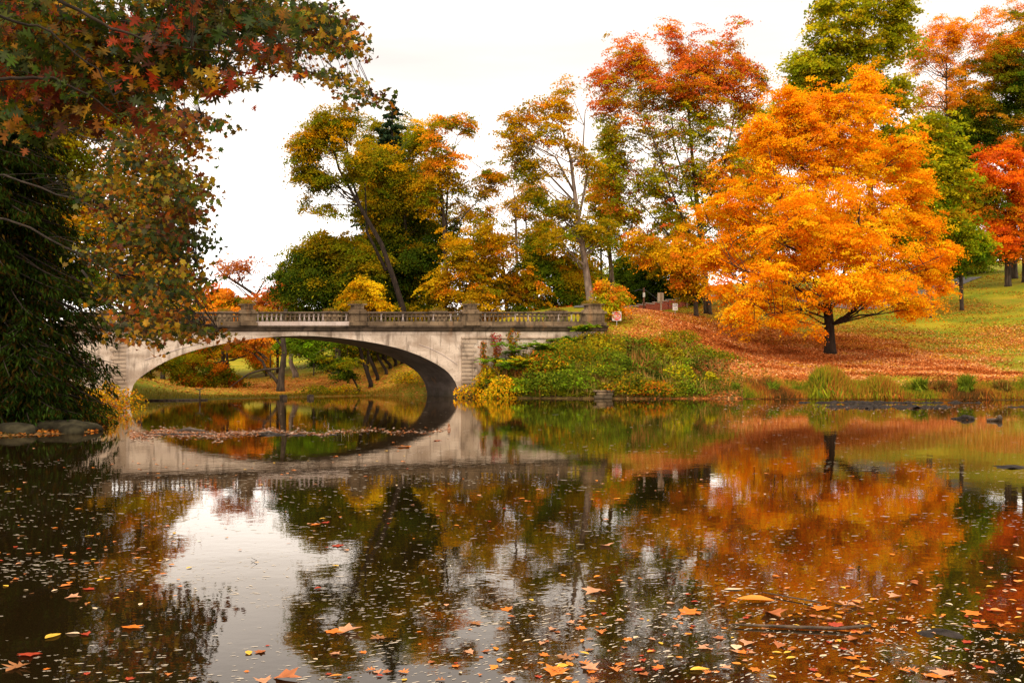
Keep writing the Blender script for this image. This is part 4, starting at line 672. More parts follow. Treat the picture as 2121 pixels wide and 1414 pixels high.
# parapet: plinths, rails, piers, balusters
PIERS = [(198, 232, 0), (494, 529, 1), (722, 758, 1), (956, 991, 1), (1206, 1249, 1)]
GAPS = [(130, 198), (232, 494), (529, 722), (758, 956), (991, 1206)]
for gi, (a, b) in enumerate(GAPS):
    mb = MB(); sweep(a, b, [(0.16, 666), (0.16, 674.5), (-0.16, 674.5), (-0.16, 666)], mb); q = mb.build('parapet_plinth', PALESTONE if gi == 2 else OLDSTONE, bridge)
    if gi == 2: q['label'] = 'pale renewed plinth course'
    mb = MB(); sweep(a, b, [(0.15, 645.8), (0.19, 647.0), (0.19, 648.6), (0.13, 650.2), (-0.13, 650.2), (-0.19, 648.6), (-0.19, 647), (-0.15, 645.8)], mb); mb.build('handrail', CORN, bridge)
    mb = MB(); sweep(a, b, [(-0.3, 666), (-0.3, 674.5), (-0.62, 674.5), (-0.62, 666)], mb, WB-0.5); mb.build('rear_plinth', PALESTONE if gi in (1, 2) else OLDSTONE, bridge)
    mb = MB(); sweep(a, b, [(-0.25, 646.2), (-0.65, 646.2), (-0.65, 650.2), (-0.25, 650.2)], mb, WB-0.5); mb.build('rear_handrail', CORN, bridge)
TOPY = 645.0
plants = []
for (a, b, tall) in PIERS:
    for rear in (0, 1):
        bk = WB-0.05 if rear else 0.0; th = 0.34
        def bl(a_, b_, y0, y1, ex, mb): sweep(a_-ex*14, b_+ex*14, [(th+ex, y0), (th+ex, y1), (-th-ex, y1), (-th-ex, y0)], mb, bk, 60)
        mb = MB(); bl(a+2, b-2, 650, 668, 0.0, mb); bl(a, b, 668, 674.4, 0.08, mb)
        if not rear: sweep(a+8, b-8, [(th-0.05, 655), (th+0.03, 655), (th+0.03, 665), (th-0.05, 665)], mb, bk, 60)
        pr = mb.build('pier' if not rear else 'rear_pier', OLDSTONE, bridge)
        mb = MB(); bl(a, b, 645.6, 650, 0.1, mb); bl(a+3, b-3, 642.5, 645.6, 0.0, mb)
        if tall and not rear:
            bl(a+5, b-5, 641, 642.5, 0.0, mb); bl(a+7, b-7, 632, 641, -0.04, mb)
            n = 5
            for k in range(n):
                xx = a+8+(b-a-16)*(k+0.5)/n; sweep(xx-1.6, xx+1.6, [(th-0.1, 632.5), (th+0.0, 632.5), (th+0.0, 640), (th-0.1, 640)], mb, bk, 60)
            bl(a+3, b-3, 629.5, 632, 0.04, mb)
        elif tall: bl(a+5, b-5, 639, 642.5, 0, mb); bl(a+3, b-3, 637, 639, 0.05, mb)
        mb.build('pier_cap', OLDSTONE, bridge)
        if tall: plants.append((bp((a+b)/2, 629.5 if not rear else 637, 0, bk), rear, (b-a)*bxy(a)[1]/F))
def baluster_mesh(mat):
    mb = MB(); mb.box((0, 0, 0.05), (0.20, 0.20, 0.10)); mb.lathe((0, 0, 0), [(0.07, 0.1), (0.095, 0.14), (0.10, 0.22), (0.088, 0.32), (0.06, 0.44), (0.042, 0.56), (0.045, 0.66), (0.062, 0.72), (0.05, 0.76), (0.045, 0.82), (0.07, 0.88)], 8); mb.box((0, 0, 0.94), (0.17, 0.17, 0.12))
    o = mb.build('baluster', mat, None, smooth=False); me = o.data; bpy.data.objects.remove(o); return me
BAL = baluster_mesh(OLDSTONE); BALW = baluster_mesh(PALESTONE)
WHITE = [789, 832, 866, 900, 932, 1007, 1066, 1092, 1155, 1183]
pos = []
for (a, b), sp in zip(GAPS, (9.3, 9.4, 9.2, 8.6, 8.55)):
    n = int((b-a-4)/sp); st = (b-a)/n
    for k in range(n): pos.append(a+st*(k+0.5))
solo = pos[-100:]; rest = MB()
wb = Vector(parent_world(bridge))
random.seed(4)
for px in pos:
    p0 = bp(px, 666); p1 = bp(px, 650); hh = p1[2]-p0[2]
    if px in solo:
        wh = any(abs(px-q) < 4.5 for q in WHITE) or (529 < px < 722 and random.random() < 0.55)
        o = bpy.data.objects.new('baluster', BALW if wh else BAL); link(o, bridge); o.location = Vector(p0)-wb; o.scale = (0.85, 0.85, hh); o.rotation_euler = (0, 0, yaw())
        if wh: o['label'] = 'pale replacement baluster'
    else:
        rest.lathe(p0, [(0.085, 0), (0.06, 0.1*hh), (0.085, 0.2*hh), (0.04, 0.6*hh), (0.06, 0.75*hh), (0.04, 0.85*hh), (0.07, hh)], 6)
for px in pos:
    p0 = bp(px, 666, -0.46, WB-0.5); p1 = bp(px, 650, -0.46, WB-0.5); hh = p1[2]-p0[2]
    rest.lathe(p0, [(0.085, 0), (0.06, 0.1*hh), (0.085, 0.2*hh), (0.04, 0.6*hh), (0.06, 0.75*hh), (0.04, 0.85*hh), (0.07, hh)], 6)
q = rest.build('baluster', OLDSTONE, bridge); q['kind'] = 'stuff'

# ------------------------------------------------------------------ low plants
def bush(name, label, p, r, h, hi, lo, seed, cat='bush', group=None, size=0.12, dens=1.0, shape=DIAM, mat=None, stems=8, up=0.6):
    rng = np.random.RandomState(seed); p = np.array(p, float); root = empty(name, p, label, cat, group); mb = MB()
    n = int(900*dens*r*h/(size*size)/60); d = unit(rng.normal(size=(n, 3))); d[:, 2] = np.abs(d[:, 2])
    rad = 0.45+0.55*rng.uniform(0, 1, n)**0.5; lump = 1+0.28*waves(d*3, 1.0, seed)
    P = p+d*(rad*lump)[:, None]*np.array([r, r, h])
    for k in range(stems):
        q = P[rng.randint(n)]; mb.tube(bez(p+np.array([0, 0, -.1]), (p+q)/2+np.array([0, 0, 0.15*h]), q, 4), np.linspace(0.025, 0.006, 4), 4, False)
    V, Fc = place_leaves(shape, P, rng.normal(size=(n, 3))*0.6+np.array([0, -0.3, up])+d*0.3, size*rng.uniform(0.6, 1.4, n), rng)
    mk = waves(P, 1.6/max(r, .3), seed+5)+rng.normal(size=n)*0.5 > 0
    col = np.where(mk[:, None], np.array(hi)[rng.randint(len(hi), size=n)], np.array(lo)[rng.randint(len(lo), size=n)])*np.array([1.4, 1.35, .9])*rng.uniform(0.55, 1.45, (n, 1))
    mesh_arr('foliage', V, Fc, mat or LEAF, root, col=np.repeat(np.clip(col, 0.003, .9), len(shape), 0)); mb.build('stem', BARK, root); return root
pn = ['first tall pier', 'second tall pier', 'third tall pier', 'right end pier']
for q, (p, rear, wd) in enumerate(plants):
    lb = ('low mossy plant on the far side pier cap behind the ' if rear else 'mossy plant growing on the cap of the ')+pn[q//2]
    bush('moss_plant', lb, p, wd*0.5, 0.3 if not rear else 0.26, [(0.16, 0.15, 0.02), (0.24, 0.13, 0.02)], [(0.10, 0.11, 0.015), (0.2, 0.09, 0.03)], 300+q, 'plant', 'plants on the pier caps', 0.07, 1.2, stems=3)
# undergrowth on the right bank
def sumac(label, p, h, seed, pal):
    """palm-like fronds of paired leaflets"""
    rng = np.random.RandomState(seed); p = np.array(p); root = empty('sumac_plant', p, label, 'shrub', 'sumac on the bank'); mb = MB(); PV, DV, NV, CV = [], [], [], []
    for s_ in range(7):
        q = p+np.array([rng.normal()*h*.45, rng.normal()*h*.3, h*rng.uniform(.6, 1.0)]); mb.tube(bez(p, (p+q)/2+np.array([0, 0, .2]), q, 4), np.linspace(.03, .012, 4), 5, False)
        for k in range(9):
            a = 2*PI*k/9+rng.uniform(-.3, .3); L = h*rng.uniform(.36, .55); d = np.array([math.cos(a), math.sin(a), rng.uniform(.1, .7)]); e_ = q+d*L+np.array([0, 0, -.25*L]); P = bez(q, q+d*L*.6, e_, 9); mb.tube(P, np.linspace(.01, .004, 9), 3, False)
            c = np.array(pal[rng.randint(len(pal))])
            for t_ in range(1, 9):
                sd = np.cross(P[t_]-P[t_-1], [0, 0, 1]); sd /= np.linalg.norm(sd)+1e-9
                for g_ in (-1, 1): PV.append(P[t_]+sd*g_*.09); DV.append(sd*g_+d*.35+np.array([0, 0, -.25])); NV.append(np.array([0, 0, 1])+rng.normal(size=3)*.25); CV.append(c*rng.uniform(.75, 1.25))
    sh = np.array([(0, -.5, 0), (.18, 0, 0), (0, .5, 0), (-.18, 0, 0)])
    V, Fc = place_leaves(sh, np.array(PV), np.array(NV), np.full(len(PV), .34)*rng.uniform(.8, 1.2, len(PV)), rng, np.array(DV))
    mesh_arr('frond', V, Fc, LEAF, root, col=np.repeat(np.clip(CV, .003, .9), 4, 0)); mb.build('stem', BARK, root)
def gp(px, Y, dz=0): q = ground_at(px, Y); q[2] += dz; return q
BG2 = [(0.16, 0.30, 0.012), (0.24, 0.36, 0.015), (0.12, 0.22, 0.01), (0.42, 0.38, 0.012)]
sumac('bright green feathery sumac at the foot of the wing wall nearest the arch', gp(1045, 73.2), 1.7, 1, BG2[:3])
sumac('green feathery sumac against the middle of the wing wall', gp(1080, 74.8), 1.8, 2, BG2[:3])
sumac('green and yellow sumac rising to the cornice of the wing wall', gp(1120, 75.2), 1.7, 3, BG2)
sumac('tall bright sumac whose fronds reach the cornice near the end pier', gp(1172, 77), 1.1, 4, BG2)
sumac('yellowing sumac low on the bank right of the wing wall middle', gp(1090, 72.6), 1.5, 5, BG2[1:]+[(0.6, 0.4, 0.01)]*2)
sumac('lime green sumac just below the right end pier', gp(1210, 78.6), 1.5, 6, BG2+[(0.3, 0.4, 0.01)])
SH = [('yellow leaved bush at the waterline beside the arch foot', 985, 73.0, 1.0, 0.8, YEL, GOLD+YELGRN), ('yellow bush spilling to the water right of the arch foot', 1040, 71.6, 1.5, 1.2, YEL, YELGRN+YEL), ('green bush at the water edge below the sumacs', 1085, 71.4, 1.4, 1.0, BRIGHTGRN, GREEN),
      ('dark green low bush at the water left of the stone blocks', 1130, 71.2, 1.6, 1.1, GREEN, DKGREEN+GREEN), ('olive bush mid bank below the sumacs', 1130, 73.4, 1.7, 1.3, YELGRN, GREEN+RUST[:1]), ('dark green bush just left of the stone blocks', 1195, 70.8, 1.6, 1.0, GREEN+BRIGHTGRN[:1], DKGREEN+GREEN),
      ('brown green tangled bush in the middle of the bank', 1190, 74, 2.0, 1.4, OLIVE+RUST, OLIVE+GREEN), ('mixed olive bush below the end pier', 1240, 77, 1.9, 1.2, YELGRN+OLIVE, GREEN+OLIVE), ('rounded deep green bush on the bank right of the tangled one', 1275, 73, 1.4, 1.1, GREEN+BRIGHTGRN[2:3], DKGREEN+GREEN),
      ('green bush above the stone blocks', 1245, 71.8, 1.5, 0.9, BRIGHTGRN[2:]+GREEN, GREEN), ('olive bush at the water right of the stone blocks', 1300, 70.6, 1.6, 0.9, GREEN+OLIVE, OLIVE+RUST[:1]), ('rusty low bush high on the bank under the signs', 1365, 79, 1.3, 0.7, RUST, OLIVE),
      ('olive tuft bush near the top of the bank', 1400, 82, 1.7, 0.7, OLIVE+GREEN, OLIVE), ('low green bush among leaves in mid slope', 1460, 78, 1.7, 0.7, OLIVE+GREEN, GREEN), ('yellow green plant with large leaves above a dark bush', 1410, 72.6, 1.0, 0.9, YEL[:1]+YELGRN+BG2[3:], BRIGHTGRN),
      ('dark green bush under the yellow green plant', 1400, 71.2, 1.3, 0.8, GREEN+OLIVE, DKGREEN+OLIVE), ('lime yellow small plant right of the large leaved one', 1470, 73, 0.6, 0.6, YELGRN+BG2[3:], YELGRN), ('olive bush at the water left of the leaf covered gap', 1350, 70.3, 1.4, 0.8, OLIVE+GREEN, RUST+OLIVE),
      ('green and gold bush beside the wing wall base', 1015, 73.6, 1.0, 1.3, YELGRN+YEL, BRIGHTGRN+GOLD), ('bramble of orange tinged leaves between the sumacs', 1155, 75.6, 1.5, 1.2, YELGRN+ORPALE, OLIVE+BRIGHTGRN[:1]), ('olive brown weed patch left of the do not enter sign', 1235, 79.5, 1.1, 0.6, YELGRN+GOLD, OLIVE)]
for q, (lb, px, Y, r, h, hi, lo) in enumerate(SH):
    bush('bush', lb, gp(px, Y, -0.15), r*1.25, h*1.3, hi, lo, 400+q, size=0.17, dens=1.3, group='bushes on the right bank')
# climbing vines on the wing wall
def vine(label, px, y0, y1, wd, pal, seed, n=260):
    rng = np.random.RandomState(seed); root = empty('climbing_vine', bp(px, y1, 0.16), label, 'vine', 'vines on the wing wall'); mb = MB(); P = []
    for k in range(3):
        xs_ = px+np.cumsum(rng.normal(size=8))*1.6+(k-1)*wd*0.3; ys = np.linspace(y1, y0+rng.uniform(0, 8), 8); L_ = [bp(a, b, 0.1) for a, b in zip(xs_, ys)]; mb.tube(L_, np.linspace(.025, .008, 8), 4, False)
        for t_ in rng.uniform(0, 6.99, n//3):
            i0 = int(t_); P.append(L_[i0]*(1-t_+i0)+L_[i0+1]*(t_-i0)+rng.normal(size=3)*np.array([.13, .05, .1])+np.array([0, -.08, 0]))
    P = np.array(P); V, Fc = place_leaves(MAPLE, P, rng.normal(size=(len(P), 3))*.5+np.array([0.2, -1, .3]), .16*rng.uniform(.6, 1.3, len(P)), rng, rng.normal(size=(len(P), 3))*.5+np.array([0, 0, -1]))
    c = np.array(pal)[rng.randint(len(pal), size=len(P))]*rng.uniform(.7, 1.3, (len(P), 1)); mesh_arr('foliage', V, Fc, LEAF, root, col=np.repeat(c, len(MAPLE), 0)); mb.build('stem', BARK, root)
vine('orange green creeper climbing left of the crimson one', 1003, 706, 775, 8, RUST+GREEN+ORPALE, 1)
vine('crimson creeper high on the wing wall', 1030, 688, 735, 7, [(.4, .03, .04), (.3, .04, .03), (.34, .12, .02)], 2, 200)
vine('orange creeper low on the wing wall below the crimson one', 1026, 728, 770, 7, RUST+OLIVE+ORPALE, 3, 180)
vine('golden vine hanging from the cornice beside the sumacs', 1060, 682, 740, 8, GOLD+RUST+GREEN, 4, 330)

# shoreline grass, reeds and weeds (uncountable cover)
def cover(name, n, sampler, size, pal, seed, label, mat=LITTER, shape=DIAM, up=1.0, tall=None, aspect=None, lift=0.03, cat='leaves', lump=0):
    rng = np.random.RandomState(seed); P = sampler(rng, n); z = hz(P); P = np.column_stack([P, z+lift]); k = len(P)
    if lump: P[:, 2] += lump*np.abs(waves(P*np.array([1, 1, 0]), 1.7, seed+3))*rng.uniform(.2, 1, k)
    if tall is not None:
        ln = size*rng.uniform(.5, 1.5, k)*(tall(P) if callable(tall) else tall); P[:, 2] += ln*0.42
        V, Fc = place_leaves(shape, P, rng.normal(size=(k, 3))*np.array([1, 1, .2]), ln, rng, rng.normal(size=(k, 3))*.28+np.array([0, 0, 1]))
    else: V, Fc = place_leaves(shape, P, rng.normal(size=(k, 3))*.35+np.array([0, 0, up]), size*rng.uniform(.6, 1.4, k), rng)
    pc = np.array(pal); w_ = waves(P, .8, seed); c = pc[np.clip(((w_*.35+.5)*len(pc)+rng.normal(size=k)*.9), 0, len(pc)-1).astype(int)]*rng.uniform(.7, 1.3, (k, 1))
    o = mesh_arr(name, V, Fc, mat, None, col=np.repeat(np.clip(c, .003, .9), len(shape), 0)); return tag(o, label, cat, kind='stuff')
BLADE = np.array([(0, -.5, 0), (.035, -.2, 0), (0.01, .5, 0.05), (-.035, -.2, 0)])
def shore(x0, x1, d0, d1, soft=0):
    def f(rng, n):
        px = rng.uniform(x0, x1+soft*rng.uniform(-1, 1, n*6)*rng.uniform(0, 1, n*6), n*6); Y = rng.uniform(64, 84, n*6); P = np.column_stack([(px-CX)*Y/F, Y]); d = sdf(P); m = (d > d0) & (d < d1) & (rng.uniform(0, 1, len(d)) < 1.15-(d-d0)/(d1-d0)); return P[m][:n]
    return f
def dens_gate(s, sc, seed, th):
    def f(rng, n):
        P = s(rng, n*2); m = waves(np.column_stack([P, np.zeros(len(P))]), sc, seed)+rng.normal(size=len(P))*.3 > th; return P[m][:n]
    return f
cover('shore_grass', 60000, dens_gate(shore(1540, 2300, 0.02, 3.4), 1.1, 5, -0.55), 0.85, [(0.06, .08, .006), (.10, .13, .01), (.26, .26, .012), (.36, .18, .02), (.40, .11, .02), (.12, .06, .015)], 501, 'tall olive and russet grass along the right shore', shape=BLADE, tall=lambda P: 0.45+1.3*np.clip(waves(P, .9, 8), 0, 1), cat='grass')
cover('bank_grass', 16000, dens_gate(shore(960, 1560, 0.02, 4), 0.8, 6, 0.1), 0.5, [(0.08, .11, .01), (.15, .15, .012), (.20, .12, .02)], 502, 'short green and brown weeds over the left bank slope', shape=BLADE, tall=lambda P: 0.5+1.0*np.clip(waves(P, 1.1, 9), 0, 1), cat='grass')
cover('bank_weeds', 60000, dens_gate(shore(985, 1450, 0.05, 11, 170), 0.5, 16, -0.6), 0.16, DKGREEN[1:]+GREEN+BRIGHTGRN+YELGRN+YEL[:1]+RUST, 503, 'mixed leafy ground cover on the bank beside the bridge', lift=0.1, cat='ground cover', lump=.75)
cover('bank_stalks', 5000, dens_gate(shore(985, 1430, 0.05, 12, 200), 0.9, 26, 0.15), 0.8, [(.2, .16, .03), (.34, .2, .05), (.12, .13, .015), (.3, .12, .03)], 509, 'dry standing weed stalks over the bank beside the bridge', shape=BLADE, tall=1.0, cat='weeds')
cover('far_shore_grass', 9000, lambda rng, n: (lambda px, Y: (lambda P: P[(sdf(P) > .02) & (sdf(P) < 2.5)])(np.column_stack([(px-CX)*Y/F, Y])))(rng.uniform(265, 900, n*4), rng.uniform(65, 86, n*4)), 0.24, [(.32, .12, .012), (.22, .14, .01), (.10, .10, .008), (.3, .2, .015)], 504, 'tawny grass fringe on the far shore seen through the arch', shape=BLADE, tall=1.0, cat='grass')
def litter(x0, x1, y0, y1, pw=1.0):
    def f(rng, n):
        px = rng.uniform(x0, x1, n*6); Y = rng.uniform(y0, y1, n*6); P = np.column_stack([(px-CX)*Y/F, Y]); m = (sdf(P) > .05) & (rng.uniform(0, 1, len(P)) < litter_amount(P)**pw); return P[m][:n]
    return f
cover('fallen_leaves', 80000, litter(1230, 2250, 66, 104), 0.15, [(.20, .05, .01), (.38, .10, .02), (.52, .15, .03), (.66, .26, .08), (.74, .40, .18), (.66, .32, .02)], 505, 'orange and pale brown fallen leaves carpeting the slope')
cover('lawn_leaves', 34000, litter(1400, 2250, 90, 150, 0.6), 0.19, [(.45, .16, .02), (.55, .26, .03)], 506, 'scattered orange leaves over the far lawn')
cover('far_leaves', 9000, litter(260, 900, 70, 100, .6), 0.15, [(.36, .10, .02), (.48, .16, .03), (.5, .25, .03)], 507, 'rusty fallen leaves on the bank seen through the arch')
cover('left_bank_leaves', 7000, lambda rng, n: (lambda P: P[sdf(P) > .02][:n])(np.column_stack([rng.uniform(-26, -13, n*4), rng.uniform(29, 48, n*4)])), 0.14, [(.20, .05, .01), (.30, .10, .015), (.10, .05, .01), (.05, .04, .01)], 508, 'dark leaf litter along the left shore')
for q, (lb, px, Y, r, h) in enumerate([('arching green grass tussock at the shore below the orange maple', 1598, 69.3, .9, 1.0), ('round green tuft at the shore right of the arching tussock', 1650, 69.4, .7, .6), ('pale green shoreline tuft below the orange maple trunk', 1780, 69.6, .8, .8), ('tall green weed clump on the right shore', 1905, 68.1, .7, 1.3), ('tallest green weed clump on the right shore', 2000, 67.8, .8, 1.5), ('russet weed clump near the right edge', 2075, 67.6, .9, 1.1), ('russet weeds between the two tall green clumps', 1950, 67.8, .8, 1.2), ('small green tuft beside the leaf covered gap', 1525, 71, .6, .5)]):
    rng = np.random.RandomState(600+q); n = int(900*r); a = rng.uniform(0, 6.28, n); rr_ = r*rng.uniform(0, 1, n)**.5; b = gp(px, Y, -.05); root = empty('grass_tussock', b, lb, 'grass', 'tussocks on the right shore')
    d = np.column_stack([np.cos(a)*rr_*.8, np.sin(a)*rr_*.8, np.full(n, h)])+rng.normal(size=(n, 3))*.12; P = b+d*.5*rng.uniform(.6, 1.3, (n, 1)); ln = h*rng.uniform(.5, 1.1, n)
    V, Fc = place_leaves(BLADE*np.array([1.3, 1, 1]), P, rng.normal(size=(n, 3)), ln, rng, d+rng.normal(size=(n, 3))*.2)
    pal = np.array([(.25, .08, .02), (.22, .14, .02), (.12, .1, .015)] if 'russet' in lb else [(.13, .19, .01), (.2, .22, .015), (.09, .12, .01)])
    mesh_arr('blades', V, Fc, LITTER, root, col=np.repeat(pal[rng.randint(3, size=n)]*rng.uniform(.7, 1.3, (n, 1)), 4, 0))
bush('bush', 'yellow leaved bush at the left foot of the bridge', gp(235, 52, -.2), 1.4, 1.6, YEL+GOLD, GOLD+OLIVE, 480, size=.13, dens=.5)
bush('bush', 'golden brown bush between the spruce and the left bridge pier', gp(200, 47, -.2), 1.6, 1.5, GOLD+RUST, OLIVE+GOLD, 481, size=.13, dens=.6)
bush('bush', 'dark olive bush low on the left shore beside the log', gp(185, 40, -.2), 1.3, .9, OLIVE+RUST, DKGREEN+OLIVE, 482, size=.12, dens=.8)
bush('bush', 'dense green yellow shrub on the far shore right of the mottled trunk', gp(655, 77, -.1), 1.5, .9, YELGRN+OLIVE, GREEN, 483, size=.14, group='shrubs seen through the arch')
bush('bush', 'yellow olive shrub on the far shore by the leaning trunks', gp(705, 78.5, -.1), 1.6, .9, YELGRN+GOLD, OLIVE+GREEN, 484, size=.14, group='shrubs seen through the arch')
bush('bush', 'golden shrub on the far shore beside the dark soffit', gp(850, 82, -.1), 1.6, 1.0, GOLD+YELGRN, OLIVE+GREEN, 485, size=.14, group='shrubs seen through the arch')

# ------------------------------------------------------------------ rocks, logs, mud
def rock(name, label, c, d, seed, mat=ROCK, cat='rock', rz=0, rough=.18, group=None):
    rng = np.random.RandomState(seed); V = []; n, m = 22, 12
    for j_ in range(m+1):
        for i_ in range(n):
            a = 2*PI*i_/n; ph = PI*j_/m; V.append((math.sin(ph)*math.cos(a), math.sin(ph)*math.sin(a), math.cos(ph)))
    V = np.array(V); k = 1+rough*waves(V, 2.4, seed)+rough*.4*waves(V, 7, seed+1); V = V*k[:, None]*np.array(d)
    ca, sa = math.cos(rz), math.sin(rz); V = np.column_stack([V[:, 0]*ca-V[:, 1]*sa, V[:, 0]*sa+V[:, 1]*ca, V[:, 2]])+np.array(c)
    Fc = [(j_*n+i_, (j_+1)*n+i_, (j_+1)*n+(i_+1) % n, j_*n+(i_+1) % n) for j_ in range(m) for i_ in range(n)]
    o = mesh_arr(name, V, Fc, mat, None, smooth=True, origin=c); return tag(o, label, cat, group)
rock('shore_rock', 'broad flat lichen covered rock at the left waterline', W(138, 878, 33)*np.array([1, 1, 0])+np.array([0, 0, .05]), (1.05, .6, .36), 1)
rock('shore_rock', 'small pointed rock leaning on the broad flat rock', W(150, 892, 31.8)*np.array([1, 1, 0])+np.array([0, 0, .02]), (.36, .3, .26), 2)
rock('shore_rock', 'dark low rock deep in the shade at the far left edge', W(20, 895, 31.5)*np.array([1, 1, 0])+np.array([0, 0, .05]), (.9, .6, .3), 3)
rock('pond_rock', 'dark humped rock breaking the water near the right edge', W(1998, 0, 40.8)*np.array([1, 1, 0])+np.array([0.05, 0, .02]), (.36, .28, .16), 4, MUD)
rock('pond_rock', 'long low tail of dark rock left of the humped one', W(1984, 0, 41)*np.array([1, 1, 0]), (.3, .2, .07), 5, MUD)
mb = MB(); c = W(2060, 0, 39.4); c[2] = .04; mb.tube([c+np.array([-.3, 0, 0]), c+np.array([.12, 0, .02])], [.06, .07], 8); mb.tube([c+np.array([.2, 0, -.05]), c+np.array([.22, 0, .12]), c+np.array([.2, 0, .2])], [.1, .1, .05], 8); o = mb.build('tree_stub', WETWOOD, None, smooth=True); tag(o, 'knobbly grey brown stub poking from the water by the right edge', 'stump')
def log(name, label, pts, r, cat='log', mat=WETWOOD):
    mb = MB(); mb.tube(pts, r, 8); o = mb.build(name, mat, None, smooth=True, origin=tuple(float(v) for v in pts[0])); return tag(o, label, cat)
def wp(px, py, z=0.02): Y = F*CH/(py-HOR); q = W(px, py, Y); q[2] = z; return q
log('shore_log', 'thick dark log jutting over the water above the left rock', [wp(130, 868, .25), wp(175, 868, .3), wp(214, 867, .22)], [.16, .14, .08])
log('floating_log', 'short dark log floating beyond the leaf raft at left', [wp(368, 894), wp(392, 893, .05), wp(425, 895)], [.05, .1, .04])
log('floating_log', 'thin dark log in the leaf raft right of the short dark log', [wp(535, 899), wp(555, 898, .04), wp(575, 899)], [.03, .06, .03])
log('stick', 'long thin bent stick floating in the right foreground', [wp(1515, 1297), wp(1580, 1300, .02), wp(1650, 1303), wp(1740, 1306, .02), wp(1803, 1302, .03)], [.006, .012, .014, .014, .012], 'stick')
log('stick', 'pale straight twig floating above the bent stick', [wp(1580, 1230), wp(1700, 1252)], [.005, .007], 'stick')
log('twig', 'forked dark twig upright above the cluster of leaves', [wp(1752, 1262), wp(1757, 1257, .05), wp(1790, 1242, .06)], [.004, .004, .002], 'twig')
log('twig', 'thin forked twig on the bright sky reflection', [wp(520, 1171), wp(532, 1164), wp(520, 1158)], [.003, .003, .002], 'twig')
log('dead_branch', 'dead forked branch sticking up from the water under the arch', [W(414, 824, 64)*np.array([1, 1, 0]), W(414, 815, 64), W(414, 806, 64)], [.06, .05, .03], 'branch')
log('dead_branch', 'crossbar of the dead branch under the arch', [W(404, 804, 64), W(412, 807, 64), W(424, 803, 64)], [.03, .045, .02], 'branch')
log('waterline_log', 'long straight dark log lying along the far waterline under the arch', [W(300, 0, 64.5)*np.array([1, 1, 0])+np.array([0, 0, .03]), W(430, 0, 66)*np.array([1, 1, 0])+np.array([0, 0, .03])], [.08, .06])
for lb, px, Y, s_ in (('square dark stump standing in the water under the arch', 643, 70, .5), ('low black stump at the foot of the mottled trunk', 587, 69.5, .55)):
    q = W(px, 0, Y); mb = MB()
    for k in range(5): mb.box((q[0]+(k-2)*s_*.19, Y+.03*(k % 2), .08+.02*(k % 3)), (s_*.18, .2, .34+.05*(k % 2)))
    o = mb.build('stump', WETWOOD, None, bevel=.02, origin=(float(q[0]), Y, 0)); tag(o, lb, 'stump', 'stumps under the arch')
def mudbank(label, x0, x1, y0, n, seed, hh=.07, name='mud_bank'):
    rng = np.random.RandomState(seed); a, b = wp(x0, y0), wp(x1, y0); cx, L = (a+b)/2, (b[0]-a[0])/2; nx_, ny_ = 80, 14; V = []
    dY = n
    for j_ in range(ny_+1):
        for i_ in range(nx_+1):
            u, v = i_/nx_*2-1, j_/ny_*2-1; V.append((cx[0]+u*L, cx[1]+v*dY, 1-u*u-v*v))
    V = np.array(V); z = hh*(np.clip(V[:, 2], -1, 1))+hh*.9*waves(V*np.array([1, 1, 0]), 5, seed)+hh*.6*waves(V*np.array([1, 1, 0]), 17, seed+2)-hh*.35; V[:, 2] = z
    Fc = [(j_*(nx_+1)+i_, j_*(nx_+1)+i_+1, (j_+1)*(nx_+1)+i_+1, (j_+1)*(nx_+1)+i_) for j_ in range(ny_) for i_ in range(nx_)]
    o = mesh_arr(name, V, Fc, MUD, None, smooth=True, origin=(float(cx[0]), float(cx[1]), 0)); return tag(o, label, 'mud bank', 'mud banks in the pond')
mudbank('black mud bank with leaves, the nearer of the two long ones at right', 1700, 1975, 843, 1.8, 1, .10)
mudbank('thin dark mud strip behind the nearer long bank at right', 1650, 2030, 834, .9, 2, .08)
mudbank('small broken mud strip at the far right edge below the stub', 2040, 2140, 967, .35, 3, .03)
mudbank('small mud strip by the right edge near the far shore', 2085, 2160, 843, .5, 4, .05)
mudbank('small weedy mud patch in the right foreground beside the swirl', 1900, 1995, 1311, .16, 5, .02)
mudbank('low leaf strewn mud bar crossing under the reflection of the arch', 300, 700, 900, .4, 6, .03)
# stone blocks on the shore
q = gp(1248, 69.9); mb = MB()
for k, (dx, dz, wx) in enumerate(((-.3, .12, .7), (.35, .12, .6), (-.1, .36, .75), (.5, .36, .45), (0.05, .56, 1.5))): mb.box((q[0]+dx, q[1]-.3+.04*(k % 2), dz), (wx, .6, .22 if k < 4 else .1))
o = mb.build('stone_blocks', OLDSTONE, None, bevel=.03, origin=(float(q[0]), float(q[1]), 0)); tag(o, 'small stack of stone blocks at the water edge of the bank', 'stonework')
for q_, (px, Y, wd) in enumerate(((1030, 72.2, 2.2), (968, 73.8, 1.3))):
    q = W(px, 0, Y); mb = MB(); random.seed(q_)
    for r_ in range(3):
        x = -wd/2
        while x < wd/2: ww = random.uniform(.25, .5); mb.box((q[0]+x+ww/2, Y+random.uniform(-.05, .05), .1+.19*r_), (ww*.93, .5, .17)); x += ww
    o = mb.build('rubble_footing', OLDSTONE, None, bevel=.025, origin=(float(q[0]), Y, 0)); tag(o, ['dark rubble stones at the water under the yellow bush', 'dark rubble stones right against the arch foot'][q_], 'stonework')

